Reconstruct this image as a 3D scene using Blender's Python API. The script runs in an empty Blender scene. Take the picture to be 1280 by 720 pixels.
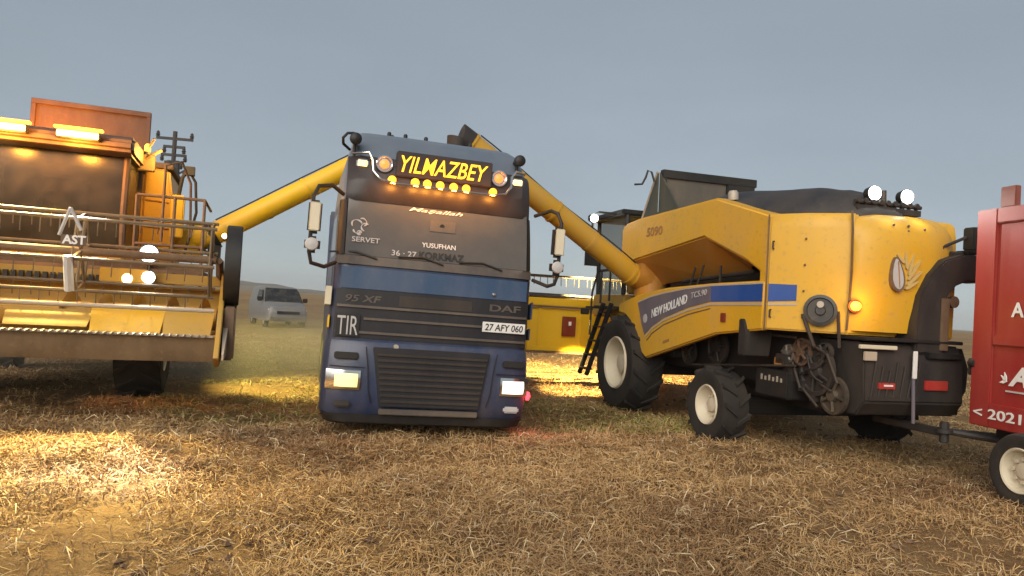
import bpy, bmesh, math, random
import numpy as np
from mathutils import Vector, Matrix
random.seed(7); rng = np.random.default_rng(7)
S = bpy.context.scene
COL = S.collection
R = math.radians
PI = math.pi

# ------------------------------------------------------------------ camera
F_PX, CAM_H = 924.0, 1.70
cam_d = bpy.data.cameras.new('camera'); cam = bpy.data.objects.new('camera', cam_d); COL.objects.link(cam)
cam_d.sensor_width = 36.0; cam_d.lens = 36.0 * F_PX / 1280.0
cam_d.clip_start = 0.05; cam_d.clip_end = 20000
pitch, roll = math.atan(19.5 / F_PX), R(3.35)
fw = Vector((0, math.cos(pitch), math.sin(pitch))); r0 = Vector((1, 0, 0)); u0 = r0.cross(fw)
rt = r0 * math.cos(roll) + u0 * math.sin(roll); up = u0 * math.cos(roll) - r0 * math.sin(roll)
cam.matrix_world = Matrix(((rt.x, up.x, -fw.x, 0), (rt.y, up.y, -fw.y, 0), (rt.z, up.z, -fw.z, CAM_H), (0, 0, 0, 1)))
S.camera = cam

# ------------------------------------------------------------------ materials
def nodes(name):
    m = bpy.data.materials.new(name); m.use_nodes = True
    nt = m.node_tree; b = nt.nodes['Principled BSDF']
    return m, nt, b
def noise(nt, scale, detail=5, vec=None, rough=.6):
    n = nt.nodes.new('ShaderNodeTexNoise'); n.inputs['Scale'].default_value = scale
    n.inputs['Detail'].default_value = detail; n.inputs['Roughness'].default_value = rough
    if vec is not None: nt.links.new(vec, n.inputs['Vector'])
    return n.outputs['Fac']
def ramp(nt, fac, p0, p1, c0=(0, 0, 0, 1), c1=(1, 1, 1, 1)):
    r = nt.nodes.new('ShaderNodeValToRGB'); e = r.color_ramp.elements
    e[0].position, e[1].position = p0, p1; e[0].color, e[1].color = c0, c1
    nt.links.new(fac, r.inputs['Fac']); return r.outputs['Color']
def mixc(nt, fac, a, b, mode='MIX'):
    n = nt.nodes.new('ShaderNodeMix'); n.data_type = 'RGBA'; n.blend_type = mode
    for sock, v in ((n.inputs[0], fac), (n.inputs[6], a), (n.inputs[7], b)):
        if isinstance(v, (int, float)): sock.default_value = v
        elif isinstance(v, tuple): sock.default_value = v if len(v) == 4 else (*v, 1)
        else: nt.links.new(v, sock)
    return n.outputs[2]
def math_n(nt, op, a, b):
    n = nt.nodes.new('ShaderNodeMath'); n.operation = op
    for i, v in enumerate((a, b)):
        if isinstance(v, (int, float)): n.inputs[i].default_value = v
        else: nt.links.new(v, n.inputs[i])
    return n.outputs[0]
def bump(nt, b, h, strength=.2, dist=.01):
    n = nt.nodes.new('ShaderNodeBump'); n.inputs['Strength'].default_value = strength; n.inputs['Distance'].default_value = dist
    nt.links.new(h, n.inputs['Height']); nt.links.new(n.outputs['Normal'], b.inputs['Normal'])

DUST = (.30, .21, .115)
def paint(name, col, rough=.42, dust=.35, metal=0.0, dcol=DUST, coat=0.0, spots=.5):
    """worn paint under a blown-on film of field dust"""
    m, nt, b = nodes(name)
    tc = nt.nodes.new('ShaderNodeTexCoord'); v = tc.outputs['Object']
    mp = nt.nodes.new('ShaderNodeMapping'); mp.inputs['Scale'].default_value = (1, 1, .35); nt.links.new(v, mp.inputs['Vector'])
    n1 = noise(nt, 2.3, 6, mp.outputs['Vector']); n2 = noise(nt, 17, 5, v); n3 = noise(nt, 60, 3, v)
    film = math_n(nt, 'MULTIPLY', ramp(nt, n1, .36, .74), dust)
    sp = math_n(nt, 'MULTIPLY', ramp(nt, n2, .56, .74), dust * spots)
    fac = math_n(nt, 'MINIMUM', math_n(nt, 'ADD', film, sp), .9)
    vary = mixc(nt, ramp(nt, n1, .3, .7), (*[c * .88 for c in col], 1), (*[min(1, c * 1.06) for c in col], 1))
    nt.links.new(mixc(nt, fac, vary, (*dcol, 1)), b.inputs['Base Color'])
    rr = math_n(nt, 'ADD', math_n(nt, 'MULTIPLY', fac, .5), rough); nt.links.new(math_n(nt, 'MINIMUM', rr, .95), b.inputs['Roughness'])
    b.inputs['Metallic'].default_value = metal
    b.inputs['Coat Weight'].default_value = coat; b.inputs['Coat Roughness'].default_value = .2
    bump(nt, b, n3, .06, .004)
    return m
def emit(name, col, strength, base=None):
    m, nt, b = nodes(name)
    b.inputs['Base Color'].default_value = (*(base or col), 1)
    b.inputs['Emission Color'].default_value = (*col, 1); b.inputs['Emission Strength'].default_value = strength
    b.inputs['Roughness'].default_value = .25
    return m
M = {}
M['yellow'] = paint('combine_yellow', (.76, .405, .013), .44, .44, coat=.1, spots=.8)
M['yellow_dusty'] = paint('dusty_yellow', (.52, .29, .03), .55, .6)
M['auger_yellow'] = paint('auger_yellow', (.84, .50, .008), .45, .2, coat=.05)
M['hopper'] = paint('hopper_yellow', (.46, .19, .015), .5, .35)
M['blue'] = paint('truck_blue', (.015, .034, .088), .36, .2, coat=.2)
M['blue_light'] = paint('truck_blue_panel', (.038, .078, .155), .34, .2, coat=.3)
M['roof_sky_sheen'] = paint('roof_blue_sky_sheen', (.115, .145, .19), .35, .15, coat=.2)  # truck blue lightened in the colour for sky reflected on the roof dome
M['visor'] = paint('visor_dark', (.026, .018, .018), .42, .18, dcol=(.16, .11, .08))
M['black'] = paint('black_plastic', (.010, .0095, .0095), .55, .2, dcol=(.10, .075, .05))
M['grille'] = paint('grille_black', (.010, .010, .014), .55, .2, dcol=(.10, .08, .07))
M['slat'] = paint('grille_slat', (.085, .07, .062), .45, .3)
M['iron'] = paint('greasy_iron', (.020, .017, .016), .6, .3, dcol=(.13, .09, .06))
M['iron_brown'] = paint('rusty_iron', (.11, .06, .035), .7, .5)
M['steel'] = paint('worn_steel', (.42, .40, .37), .38, .3, metal=.8)
M['reel_tan'] = paint('reel_tan', (.13, .09, .05), .6, .4)
M['rail'] = paint('dull_rail', (.46, .40, .33), .5, .4, metal=.2)
M['chrome'] = paint('chrome', (.72, .70, .66), .15, .1, metal=1)
M['rubber'] = paint('tyre_rubber', (.012, .0115, .011), .85, .3, dcol=(.10, .07, .045))
M['rim'] = paint('cream_rim', (.68, .61, .46), .5, .3)
M['red'] = paint('trailer_red', (.30, .018, .018), .45, .16, coat=.05)
M['red_deep'] = paint('trailer_red_post', (.20, .03, .025), .5, .25)
M['white'] = paint('white_marking', (.8, .78, .74), .5, .12)
M['pale'] = paint('pale_marking', (.5, .48, .47), .5, .2)
M['cream'] = paint('mirror_cream', (.72, .64, .47), .4, .2)
M['decal_blue'] = paint('decal_blue', (.025, .085, .32), .35, .15)
M['decal_grey'] = paint('decal_grey', (.13, .115, .15), .4, .3)
M['decal_line'] = paint('decal_pale_line', (.52, .43, .33), .4, .3)
M['brown_mark'] = paint('brown_marking', (.36, .17, .04), .5, .2)
M['tarp'] = paint('black_tarp', (.020, .020, .026), .6, .15)
M['grey_sheet'] = paint('grey_sheet', (.080, .074, .066), .6, .25)
M['green_sheet'] = paint('green_grey_sheet', (.035, .045, .038), .6, .2)
M['refl_red'] = paint('red_reflector', (.42, .035, .03), .3, .15)
M['orange_refl'] = paint('brown_red_reflector', (.22, .035, .015), .3, .15)
M['board'] = paint('tank_lid_board', (.075, .040, .026), .6, .3)
M['silver'] = paint('van_silver', (.17, .165, .16), .4, .3, coat=.2)
M['pole'] = paint('weathered_pole', (.055, .05, .048), .8, .1)
M['lower_slat'] = paint('lower_grille_slat', (.026, .020, .016), .55, .3, dcol=(.12, .085, .06))
M['auger_shaded_dusty'] = paint('shaded_dusty_auger_yellow', (.56, .30, .018), .5, .4)  # base colour browned for shade as well as field dust
M['leaf_tan'] = paint('leaf_tan', (.60, .42, .14), .5, .3)
M['grain'] = paint('wheat_grain', (.55, .34, .12), .8, .3)
M['skid'] = paint('header_underside', (.10, .062, .03), .6, .5)
M['pulley'] = paint('pulley_black', (.03, .028, .026), .4, .3)
M['belt'] = paint('belt_rubber', (.03, .022, .02), .7, .2)

def glass(name, tint, fac, rough=.06):
    m, nt, b = nodes(name)
    out = nt.nodes['Material Output']
    b.inputs['Base Color'].default_value = (*tint, 1); b.inputs['Roughness'].default_value = rough
    tc = nt.nodes.new('ShaderNodeTexCoord')
    d = ramp(nt, noise(nt, 3, 5, tc.outputs['Object']), .4, .75)
    nt.links.new(mixc(nt, math_n(nt, 'MULTIPLY', d, .16), (*tint, 1), (.34, .28, .2, 1)), b.inputs['Base Color'])
    t = nt.nodes.new('ShaderNodeBsdfTransparent'); t.inputs['Color'].default_value = (.8, .8, .78, 1)
    mx = nt.nodes.new('ShaderNodeMixShader'); mx.inputs[0].default_value = fac
    nt.links.new(t.outputs[0], mx.inputs[1]); nt.links.new(b.outputs[0], mx.inputs[2]); nt.links.new(mx.outputs[0], out.inputs['Surface'])
    return m
M['windscreen'] = glass('windscreen_glass', (.125, .12, .115), .74, .10)
M['cab_glass'] = glass('cab_glass', (.030, .026, .018), .62, .25)
M['clear_glass'] = glass('clear_cab_glass', (.3, .3, .3), .12, .08)
M['van_glass'] = glass('van_glass', (.02, .02, .022), .95, .1)

def lens(name, col, strength, edge=.3):
    m = emit(name, col, strength); nt = m.node_tree; b = nt.nodes['Principled BSDF']
    tc = nt.nodes.new('ShaderNodeTexCoord'); vm = nt.nodes.new('ShaderNodeVectorMath'); vm.operation = 'DISTANCE'; vm.inputs[1].default_value = (.5, .5, .5); nt.links.new(tc.outputs['Generated'], vm.inputs[0])
    r = ramp(nt, vm.outputs['Value'], .12, .62, (strength,) * 3 + (1,), (strength * edge,) * 3 + (1,)); nt.links.new(r, b.inputs['Emission Strength'])
    wv = nt.nodes.new('ShaderNodeTexWave'); wv.inputs['Scale'].default_value = 22; nt.links.new(tc.outputs['Object'], wv.inputs['Vector']); bump(nt, b, wv.outputs['Fac'], .5, .01)
    return m
M['e_sign'] = emit('sign_letters', (1, .46, .025), 1.0)
M['e_amber'] = lens('amber_lamp', (1, .33, .02), 3.2, .25)
M['e_ring'] = emit('dim_amber_lamp', (1, .32, .08), .30)
M['e_fog'] = emit('warm_lamp', (1, .68, .22), 1.2)
M['e_head_warm'] = lens('warm_headlamp', (1, .93, .40), .62, .35)
M['e_head'] = lens('white_headlamp', (1, .97, .88), 1.1, .35)
M['e_work'] = lens('work_lamp', (.98, 1, .93), 30, .03)
M['e_warm_work'] = lens('warm_work_lamp', (1, .78, .35), 6, .1)
M['e_strip'] = emit('amber_glow_emitter', (1, .36, .03), 2.2)  # emission for the added glow strips and one beacon lens
M['e_orange'] = emit('amber_roof_lamp', (1, .52, .08), 9)
M['e_red'] = emit('red_lamp', (1, .03, .045), 3)
M['e_flash'] = lens('amber_flasher', (1, .42, .04), 4, .15)

# ------------------------------------------------------------------ mesh helpers
class B:
    def __init__(s): s.bm = bmesh.new()
    def box(s, x0, x1, y0, y1, z0, z1, T=None):
        vs = [s.bm.verts.new(Vector((x, y, z)) if T is None else T @ Vector((x, y, z))) for x in (x0, x1) for y in (y0, y1) for z in (z0, z1)]
        for f in ((0, 1, 3, 2), (4, 6, 7, 5), (0, 4, 5, 1), (2, 3, 7, 6), (0, 2, 6, 4), (1, 5, 7, 3)):
            s.bm.faces.new([vs[i] for i in f])
        return s
    def poly(s, pts): s.bm.faces.new([s.bm.verts.new(Vector(p)) for p in pts]); return s
    def prism(s, pts, ax, a0, a1):
        def P(p, a):
            return Vector((a, p[0], p[1])) if ax == 'x' else Vector((p[0], a, p[1])) if ax == 'y' else Vector((p[0], p[1], a))
        lo = [s.bm.verts.new(P(p, a0)) for p in pts]; hi = [s.bm.verts.new(P(p, a1)) for p in pts]
        n = len(pts)
        s.bm.faces.new(lo); s.bm.faces.new(hi[::-1])
        for i in range(n): s.bm.faces.new([lo[i], hi[i], hi[(i + 1) % n], lo[(i + 1) % n]])
        return s
    def loft(s, rings, cap=True, closed=True):
        V = [[s.bm.verts.new(Vector(p)) for p in r] for r in rings]
        n = len(V[0])
        for a, b in zip(V, V[1:]):
            for i in range(n if closed else n - 1): s.bm.faces.new([a[i], a[(i + 1) % n], b[(i + 1) % n], b[i]])
        if cap and closed: s.bm.faces.new(V[0][::-1]); s.bm.faces.new(V[-1])
        return s
    def tube(s, path, r, n=10, sq=None, roll=0):
        path = [Vector(p) for p in path]; rings = []
        rs = r if isinstance(r, (list, tuple)) else [r] * len(path)
        ref = None
        for i, p in enumerate(path):
            t = (path[min(i + 1, len(path) - 1)] - path[max(i - 1, 0)]).normalized()
            if ref is None: ref = Vector((0, 0, 1)) if abs(t.z) < .95 else Vector((0, 1, 0))
            a = (ref - t * ref.dot(t)).normalized(); b = t.cross(a); ref = a
            if sq: rings.append([p + a * (ca * sq[0]) + b * (cb * sq[1]) for ca, cb in ((-1, -1), (1, -1), (1, 1), (-1, 1))])
            else: rings.append([p + (a * math.cos(k * 2 * PI / n + roll) + b * math.sin(k * 2 * PI / n + roll)) * rs[i] for k in range(n)])
        return s.loft(rings)
    def cyl(s, p0, p1, r0, r1=None, n=24): return s.tube([p0, p1], [r0, r0 if r1 is None else r1], n)
    def lathe(s, prof, o, axis, n=36, cap=True):
        o = Vector(o); ax = Vector(axis).normalized(); q = ax.orthogonal().normalized(); w = ax.cross(q)
        rings = [[o + ax * h + (q * math.cos(k * 2 * PI / n) + w * math.sin(k * 2 * PI / n)) * max(r, .0005) for k in range(n)] for r, h in prof]
        return s.loft(rings, cap)
    def obj(s, name, mat, parent=None, bev=0, smooth=True, ang=38, seg=2):
        bm = s.bm
        bmesh.ops.recalc_face_normals(bm, faces=bm.faces)
        if bev:
            ed = [e for e in bm.edges if len(e.link_faces) == 2 and e.calc_face_angle(0) > R(28)]
            bmesh.ops.bevel(bm, geom=ed, offset=bev, segments=seg, affect='EDGES', clamp_overlap=True)
        me = bpy.data.meshes.new(name); bm.to_mesh(me); bm.free()
        if smooth:
            me.polygons.foreach_set('use_smooth', [True] * len(me.polygons)); me.set_sharp_from_angle(angle=R(ang))
        return link(name, me, mat, parent)
def link(name, me, mat, parent):
    o = bpy.data.objects.new(name, me); COL.objects.link(o)
    if mat is not None: me.materials.append(M[mat] if isinstance(mat, str) else mat)
    if parent is not None: o.parent = parent
    return o
def thing(name, label, cat, X, Y, Z, org, group=None):
    o = bpy.data.objects.new(name, None); COL.objects.link(o); o.empty_display_size = .3
    X, Y, Z = Vector(X), Vector(Y), Vector(Z)
    o.matrix_world = Matrix(((X.x, Y.x, Z.x, org[0]), (X.y, Y.y, Z.y, org[1]), (X.z, Y.z, Z.z, org[2]), (0, 0, 0, 1)))
    tag(o, label, cat, group); return o
def tag(o, label=None, cat=None, group=None, kind=None):
    if label: o['label'] = label
    if cat: o['category'] = cat
    if group: o['group'] = group
    if kind: o['kind'] = kind
    return o
def text(name, body, mat, parent, org, right, upv, w=None, h=.1, bold=.0, shear=0.0, depth=.004):
    """lettering fitted to width w and cap height h; org = lower left corner on the surface"""
    cu = bpy.data.curves.new(name, 'FONT'); cu.body = body; cu.size = 1; cu.shear = shear; cu.offset = bold; cu.extrude = .5; cu.resolution_u = 3
    t = bpy.data.objects.new(name, cu); COL.objects.link(t)
    bpy.context.view_layer.update()
    me = bpy.data.meshes.new_from_object(t.evaluated_get(bpy.context.evaluated_depsgraph_get()))
    bpy.data.objects.remove(t); bpy.data.curves.remove(cu)
    co = np.empty(len(me.vertices) * 3); me.vertices.foreach_get('co', co); co = co.reshape(-1, 3)
    lo, hi = co.min(0), co.max(0)
    sy = h / max(hi[1] - lo[1], 1e-6); sx = (w / (hi[0] - lo[0])) if w else sy
    r, u = Vector(right).normalized(), Vector(upv).normalized(); n = r.cross(u)
    q = (co - lo)
    out = np.array(org) + np.outer(q[:, 0] * sx, r) + np.outer(q[:, 1] * sy, u) + np.outer((q[:, 2] - .0) * depth, n)
    me.vertices.foreach_set('co', out.ravel()); me.name = name
    me.materials.clear()
    return link(name, me, mat, parent)
def spot(name, parent, loc, target, watts, col, size=60, blend=.6, rad=.06):
    L = bpy.data.lights.new(name, 'SPOT'); L.energy = watts; L.color = col; L.spot_size = R(size); L.spot_blend = blend; L.shadow_soft_size = rad
    o = bpy.data.objects.new(name, L); COL.objects.link(o); o.parent = parent
    d = Vector(target) - Vector(loc); q = d.to_track_quat('-Z', 'Y')
    o.matrix_local = Matrix.Translation(loc) @ q.to_matrix().to_4x4(); return o
def point(name, parent, loc, watts, col, rad=.08):
    L = bpy.data.lights.new(name, 'POINT'); L.energy = watts; L.color = col; L.shadow_soft_size = rad
    o = bpy.data.objects.new(name, L); COL.objects.link(o); o.parent = parent; o.location = loc; return o

def wheel(parent, c, r, w, ax, side, lugs=0, rimr=.5, rimmat='rim', name='wheel'):
    """tyre with lugs plus a dished rim on the outer side; ax: axle axis vector, side: +1/-1 outward"""
    c = Vector(c); ax = Vector(ax).normalized() * side; h = w / 2; ri = r * rimr
    b = B()
    b.lathe([(ri, -h * .82), (r * .80, -h), (r * .93, -h * .93), (r * .985, -h * .6), (r, 0), (r * .985, h * .6), (r * .93, h * .93), (r * .80, h), (ri, h * .82), (ri * .97, h * .5), (ri * .97, -h * .5)], c, ax, 48)
    q = ax.orthogonal().normalized(); v = ax.cross(q)
    for k in range(lugs):
        for sgn in (-1, 1):
            a = 2 * PI * (k + (.5 if sgn > 0 else 0)) / lugs
            e = q * math.cos(a) + v * math.sin(a); t = -q * math.sin(a) + v * math.cos(a)
            d = (ax * sgn * .8 + t * .6).normalized(); T = Matrix((( d.x, t.x, e.x, 0), (d.y, t.y, e.y, 0), (d.z, t.z, e.z, 0), (0, 0, 0, 1)))
            o = c + e * (r * .985) + ax * sgn * h * .48
            T = Matrix.Translation(o) @ T
            b.box(-h * .52, h * .52, -.028, .028, -.03, .035, T)
    o = b.obj(name, 'rubber', parent)
    b = B()
    b.lathe([(ri * 1.02, h * .80), (ri * .97, h * .92), (ri * .90, h * .86), (ri * .80, h * .20), (ri * .66, h * .02), (ri * .62, h * .22), (ri * .40, h * .22), (ri * .34, h * .50), (ri * .2, h * .56), (.001, h * .57), (.001, h * .56)], c, ax, 40, False)
    for k in range(8):
        a = 2 * PI * k / 8; e = q * math.cos(a) + v * math.sin(a)
        p = c + e * ri * .51 + ax * h * .22; b.cyl(p, p + ax * .035, .02, n=6)
    b.obj('rim', rimmat, o)
    return o

# ------------------------------------------------------------------ ground
def gz(x, y):
    x = np.asarray(x, float); y = np.asarray(y, float)
    z = .030 * np.sin(x * 1.9 + .6 * np.sin(y * 1.3)) * np.sin(y * 1.55 + 1.2) + .028 * np.sin(x * .83 + y * .61 + 1) + .018 * np.sin(x * 3.7 - y * 2.9) + .02 * np.sin(y * 2.3 - x * .7)
    z += .012 * np.sin(x * 7.1 + y * 5.3) * np.sin(y * 8.2 - x * 3.1)
    d = np.sqrt(x * x + y * y)
    return z * np.clip((70 - d) / 50, 0, 1) - .012
def ground():
    rs = np.concatenate([np.linspace(.4, 18, 150), np.geomspace(18.3, 5000, 90)])
    na = 420
    ang = np.linspace(0, 2 * PI, na, endpoint=False)
    X = np.outer(rs, np.sin(ang)).ravel(); Y = np.outer(rs, np.cos(ang)).ravel()
    Z = gz(X, Y)
    X = np.append(X, 0); Y = np.append(Y, 0); Z = np.append(Z, 0)
    vs = np.stack([X, Y, Z], 1)
    faces = []
    for i in range(len(rs) - 1):
        a = i * na; b = a + na
        for k in range(na): k2 = (k + 1) % na; faces.append((a + k, b + k, b + k2, a + k2))
    c = len(X) - 1
    for k in range(na): faces.append((c, k, (k + 1) % na))
    me = bpy.data.meshes.new('field'); me.from_pydata(vs.tolist(), [], faces)
    me.polygons.foreach_set('use_smooth', [True] * len(me.polygons))
    m, nt, b = nodes('stubble_soil')
    g = nt.nodes.new('ShaderNodeNewGeometry'); v = g.outputs['Position']
    n1 = noise(nt, .45, 6, v); n2 = noise(nt, 5.5, 8, v, .7); n3 = noise(nt, 34, 6, v, .75); n4 = noise(nt, .05, 4, v)
    mp = nt.nodes.new('ShaderNodeMapping'); mp.inputs['Scale'].default_value = (1, .12, 1); mp.inputs['Rotation'].default_value = (0, 0, .25); nt.links.new(v, mp.inputs['Vector'])
    n5 = noise(nt, 1.1, 5, mp.outputs['Vector'])
    c1 = mixc(nt, ramp(nt, n3, .35, .68), (.13, .072, .036), (.44, .285, .13))
    c2 = mixc(nt, ramp(nt, n2, .40, .62), (.20, .115, .055), c1)
    c3 = mixc(nt, math_n(nt, 'MULTIPLY', ramp(nt, n1, .48, .72), .5), c2, (.46, .32, .14))
    c4 = mixc(nt, math_n(nt, 'MULTIPLY', ramp(nt, n5, .45, .7), .35), c3, (.34, .22, .10))
    c5 = mixc(nt, math_n(nt, 'MULTIPLY', ramp(nt, n4, .45, .6), .35), c4, (.42, .29, .14))
    nt.links.new(c5, b.inputs['Base Color']); b.inputs['Roughness'].default_value = .95; b.inputs['Specular IOR Level'].default_value = .1
    bump(nt, b, math_n(nt, 'ADD', math_n(nt, 'MULTIPLY', n2, 1.0), math_n(nt, 'MULTIPLY', n3, .5)), .9, .05)
    tag(link('field', me, m, None), 'dry harvested stubble field of brown soil and cut straw', 'field', kind='structure')
ground()

def straw():
    N = 680000
    r = np.concatenate([rng.uniform(3.0, 13, 400000), rng.uniform(8, 30, 280000)]); a = rng.uniform(-1.05, 1.05, N)
    x = r * np.sin(a); y = r * np.cos(a) - .6
    def vn(x, y, sc, seed):
        g = np.random.default_rng(seed).uniform(-1, 1, (512, 512)); u = x * sc + 200.3; v = y * sc + 200.7
        iu = np.floor(u).astype(int); iv = np.floor(v).astype(int); fu = u - iu; fv = v - iv; fu = fu * fu * (3 - 2 * fu); fv = fv * fv * (3 - 2 * fv)
        iu %= 511; iv %= 511
        return (g[iu, iv] * (1 - fu) + g[iu + 1, iv] * fu) * (1 - fv) + (g[iu, iv + 1] * (1 - fu) + g[iu + 1, iv + 1] * fu) * fv
    rx, ry = x * .96 + y * .28, y * .96 - x * .28
    dens = .46 + .46 * vn(x, y, .8, 1) + .34 * vn(x, y, 2.6, 2) + .26 * vn(x, y, 7., 3) + .22 * vn(rx * .35, ry, 1.6, 4) + .10 * np.sin(rx * 2 * PI / .9)
    keep = rng.uniform(0, 1, N) < np.clip(dens + .05, .05, 1); x, y, r, dens = x[keep], y[keep], r[keep], dens[keep]
    N = len(x); z = gz(x, y)
    stub = rng.uniform(0, 1, N) < .22
    az = rng.uniform(0, 2 * PI, N)
    el = np.where(stub, rng.uniform(.75, 1.5, N), np.abs(rng.normal(0, .28, N)))
    ln = np.where(stub, rng.uniform(.04, .12, N), rng.uniform(.045, .19, N)) * (1 + .18 * np.clip(r - 9, 0, 12) / 12)
    wd = rng.uniform(.0017, .0042, N) * (1 + np.clip(r - 6, 0, 20) * .075)
    lift = np.where(stub, -.01, rng.uniform(0, .05, N) * np.clip(dens + .3, .2, 1.3))
    d = np.stack([np.cos(az) * np.cos(el), np.sin(az) * np.cos(el), np.sin(el)], 1)
    side = np.stack([-np.sin(az), np.cos(az), rng.normal(0, .5, N)], 1); side /= np.linalg.norm(side, axis=1)[:, None]
    p0 = np.stack([x, y, z + lift], 1); bend = rng.normal(0, .16, (N, 3)); bend[:, 2] = np.abs(bend[:, 2]) * .7
    p1 = p0 + d * (ln * .5)[:, None] + bend * ln[:, None]; p2 = p0 + d * ln[:, None]; p2[:, 2] -= np.where(stub, 0, ln * .12)
    p2[:, 2] = np.maximum(p2[:, 2], gz(p2[:, 0], p2[:, 1]) + .004)
    w = side * wd[:, None]
    V = np.stack([p0 - w, p0 + w, p1 - w, p1 + w, p2 - w * .5, p2 + w * .5], 1).reshape(-1, 3)
    base = np.arange(N)[:, None] * 6
    Fc = np.concatenate([base + np.array([0, 1, 3, 2]), base + np.array([2, 3, 5, 4])], 1).reshape(-1)
    me = bpy.data.meshes.new('straw_stubble')
    me.vertices.add(len(V)); me.vertices.foreach_set('co', V.ravel())
    nl = len(Fc); me.loops.add(nl); me.loops.foreach_set('vertex_index', Fc.astype(np.int32))
    npoly = nl // 4; me.polygons.add(npoly); me.polygons.foreach_set('loop_start', (np.arange(npoly) * 4).astype(np.int32))
    me.update(); me.validate()
    t = rng.beta(2.0, 2.0, N); pale = rng.uniform(0, 1, N) < .10; patch = np.clip(.5 + .55 * vn(x, y, .55, 5) + .35 * vn(x, y, 1.9, 6), 0, 1)
    c0, c1_, c2_ = np.array([.235, .130, .062]), np.array([.58, .375, .165]), np.array([.64, .50, .30])
    tt = np.clip(t * .52 + patch * .74 - .12, 0, 1.15)[:, None]
    col = c0 * (1 - tt) + c1_ * tt; col[pale] = c2_
    green = (rng.uniform(0, 1, N) < .5) & (((np.hypot(x + 3.6, (y - 11.8) * .7) < 1.8)) | (np.hypot(x - 1.2, y - 11.6) < 1.8))
    col[green] = col[green] * np.array([.62, .85, .5])
    at = me.attributes.new('tone', 'FLOAT_COLOR', 'POINT')
    at.data.foreach_set('color', np.repeat(np.concatenate([col, np.ones((N, 1))], 1), 6, 0).ravel().astype(np.float32))
    m, nt, b = nodes('straw'); an = nt.nodes.new('ShaderNodeAttribute'); an.attribute_name = 'tone'
    nt.links.new(an.outputs['Color'], b.inputs['Base Color']); b.inputs['Roughness'].default_value = .7; b.inputs['Specular IOR Level'].default_value = .25
    tag(link('straw_stubble', me, m, None), 'loose cut straw and short stubble strewn over the field', 'straw', kind='stuff')
straw()

def clods():
    b = B(); n = 0
    while n < 1500:
        r = random.uniform(3.4, 17); a = random.uniform(-.95, .95); x, y = r * math.sin(a), r * math.cos(a) - .5
        if math.sin(x * 1.3 + 2 * math.sin(y * .7)) * math.sin(y * 1.1 + x * .4) + random.uniform(-.7, .7) < .35: continue
        n += 1; s_ = random.uniform(.012, .05) * (1 + .3 * (random.random() < .1)); z = float(gz(x, y)); q = []
        for dx, dy, dz in ((1, 0, .3), (-1, 0, .3), (0, 1, .3), (0, -1, .3), (0, 0, 1), (0, 0, -.6)):
            q.append(b.bm.verts.new((x + dx * s_ * random.uniform(.6, 1.4), y + dy * s_ * random.uniform(.6, 1.4), z + dz * s_ * random.uniform(.5, 1.1))))
        for f in ((0, 2, 4), (2, 1, 4), (1, 3, 4), (3, 0, 4), (2, 0, 5), (1, 2, 5), (3, 1, 5), (0, 3, 5)): b.bm.faces.new([q[i] for i in f])
    m, nt, bs = nodes('clod_soil'); g = nt.nodes.new('ShaderNodeNewGeometry')
    nt.links.new(mixc(nt, ramp(nt, noise(nt, 9, 4, g.outputs['Position']), .35, .65), (.085, .048, .028), (.20, .12, .065)), bs.inputs['Base Color']); bs.inputs['Roughness'].default_value = 1
    tag(b.obj('soil_clods', m, None, smooth=False), 'small dark clods of soil lying among the straw', 'soil clods', kind='stuff')
clods()

def hills():
    b = B(); rings = []
    n = 90
    prof = []
    for i in range(n + 1):
        a = R(-62) + R(70) * i / n
        h = 13 * math.exp(-((i / n - .52) / .13) ** 2) + 9 * math.exp(-((i / n - .25) / .2) ** 2) + 5 * math.exp(-((i / n - .8) / .12) ** 2) + 1.2 * math.sin(i * .7) + .8 * math.sin(i * 1.9)
        prof.append((a, max(h, .3)))
    for dist, k in ((760, 0), (860, .75), (950, 1.0), (1060, .8), (1200, 0)):
        rings.append([(dist * math.sin(a), dist * math.cos(a), h * k - (.4 if k == 0 else 0)) for a, h in prof])
    b.loft(rings, cap=False, closed=False)
    m, nt, bs = nodes('far_hill'); tc = nt.nodes.new('ShaderNodeNewGeometry')
    nt.links.new(mixc(nt, ramp(nt, noise(nt, .02, 5, tc.outputs['Position']), .4, .6), (.13, .11, .08), (.22, .17, .1)), bs.inputs['Base Color']); bs.inputs['Roughness'].default_value = 1
    tag(b.obj('hills', m, None), 'low hazy hill ridge on the horizon', 'hills', kind='structure')
hills()

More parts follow.
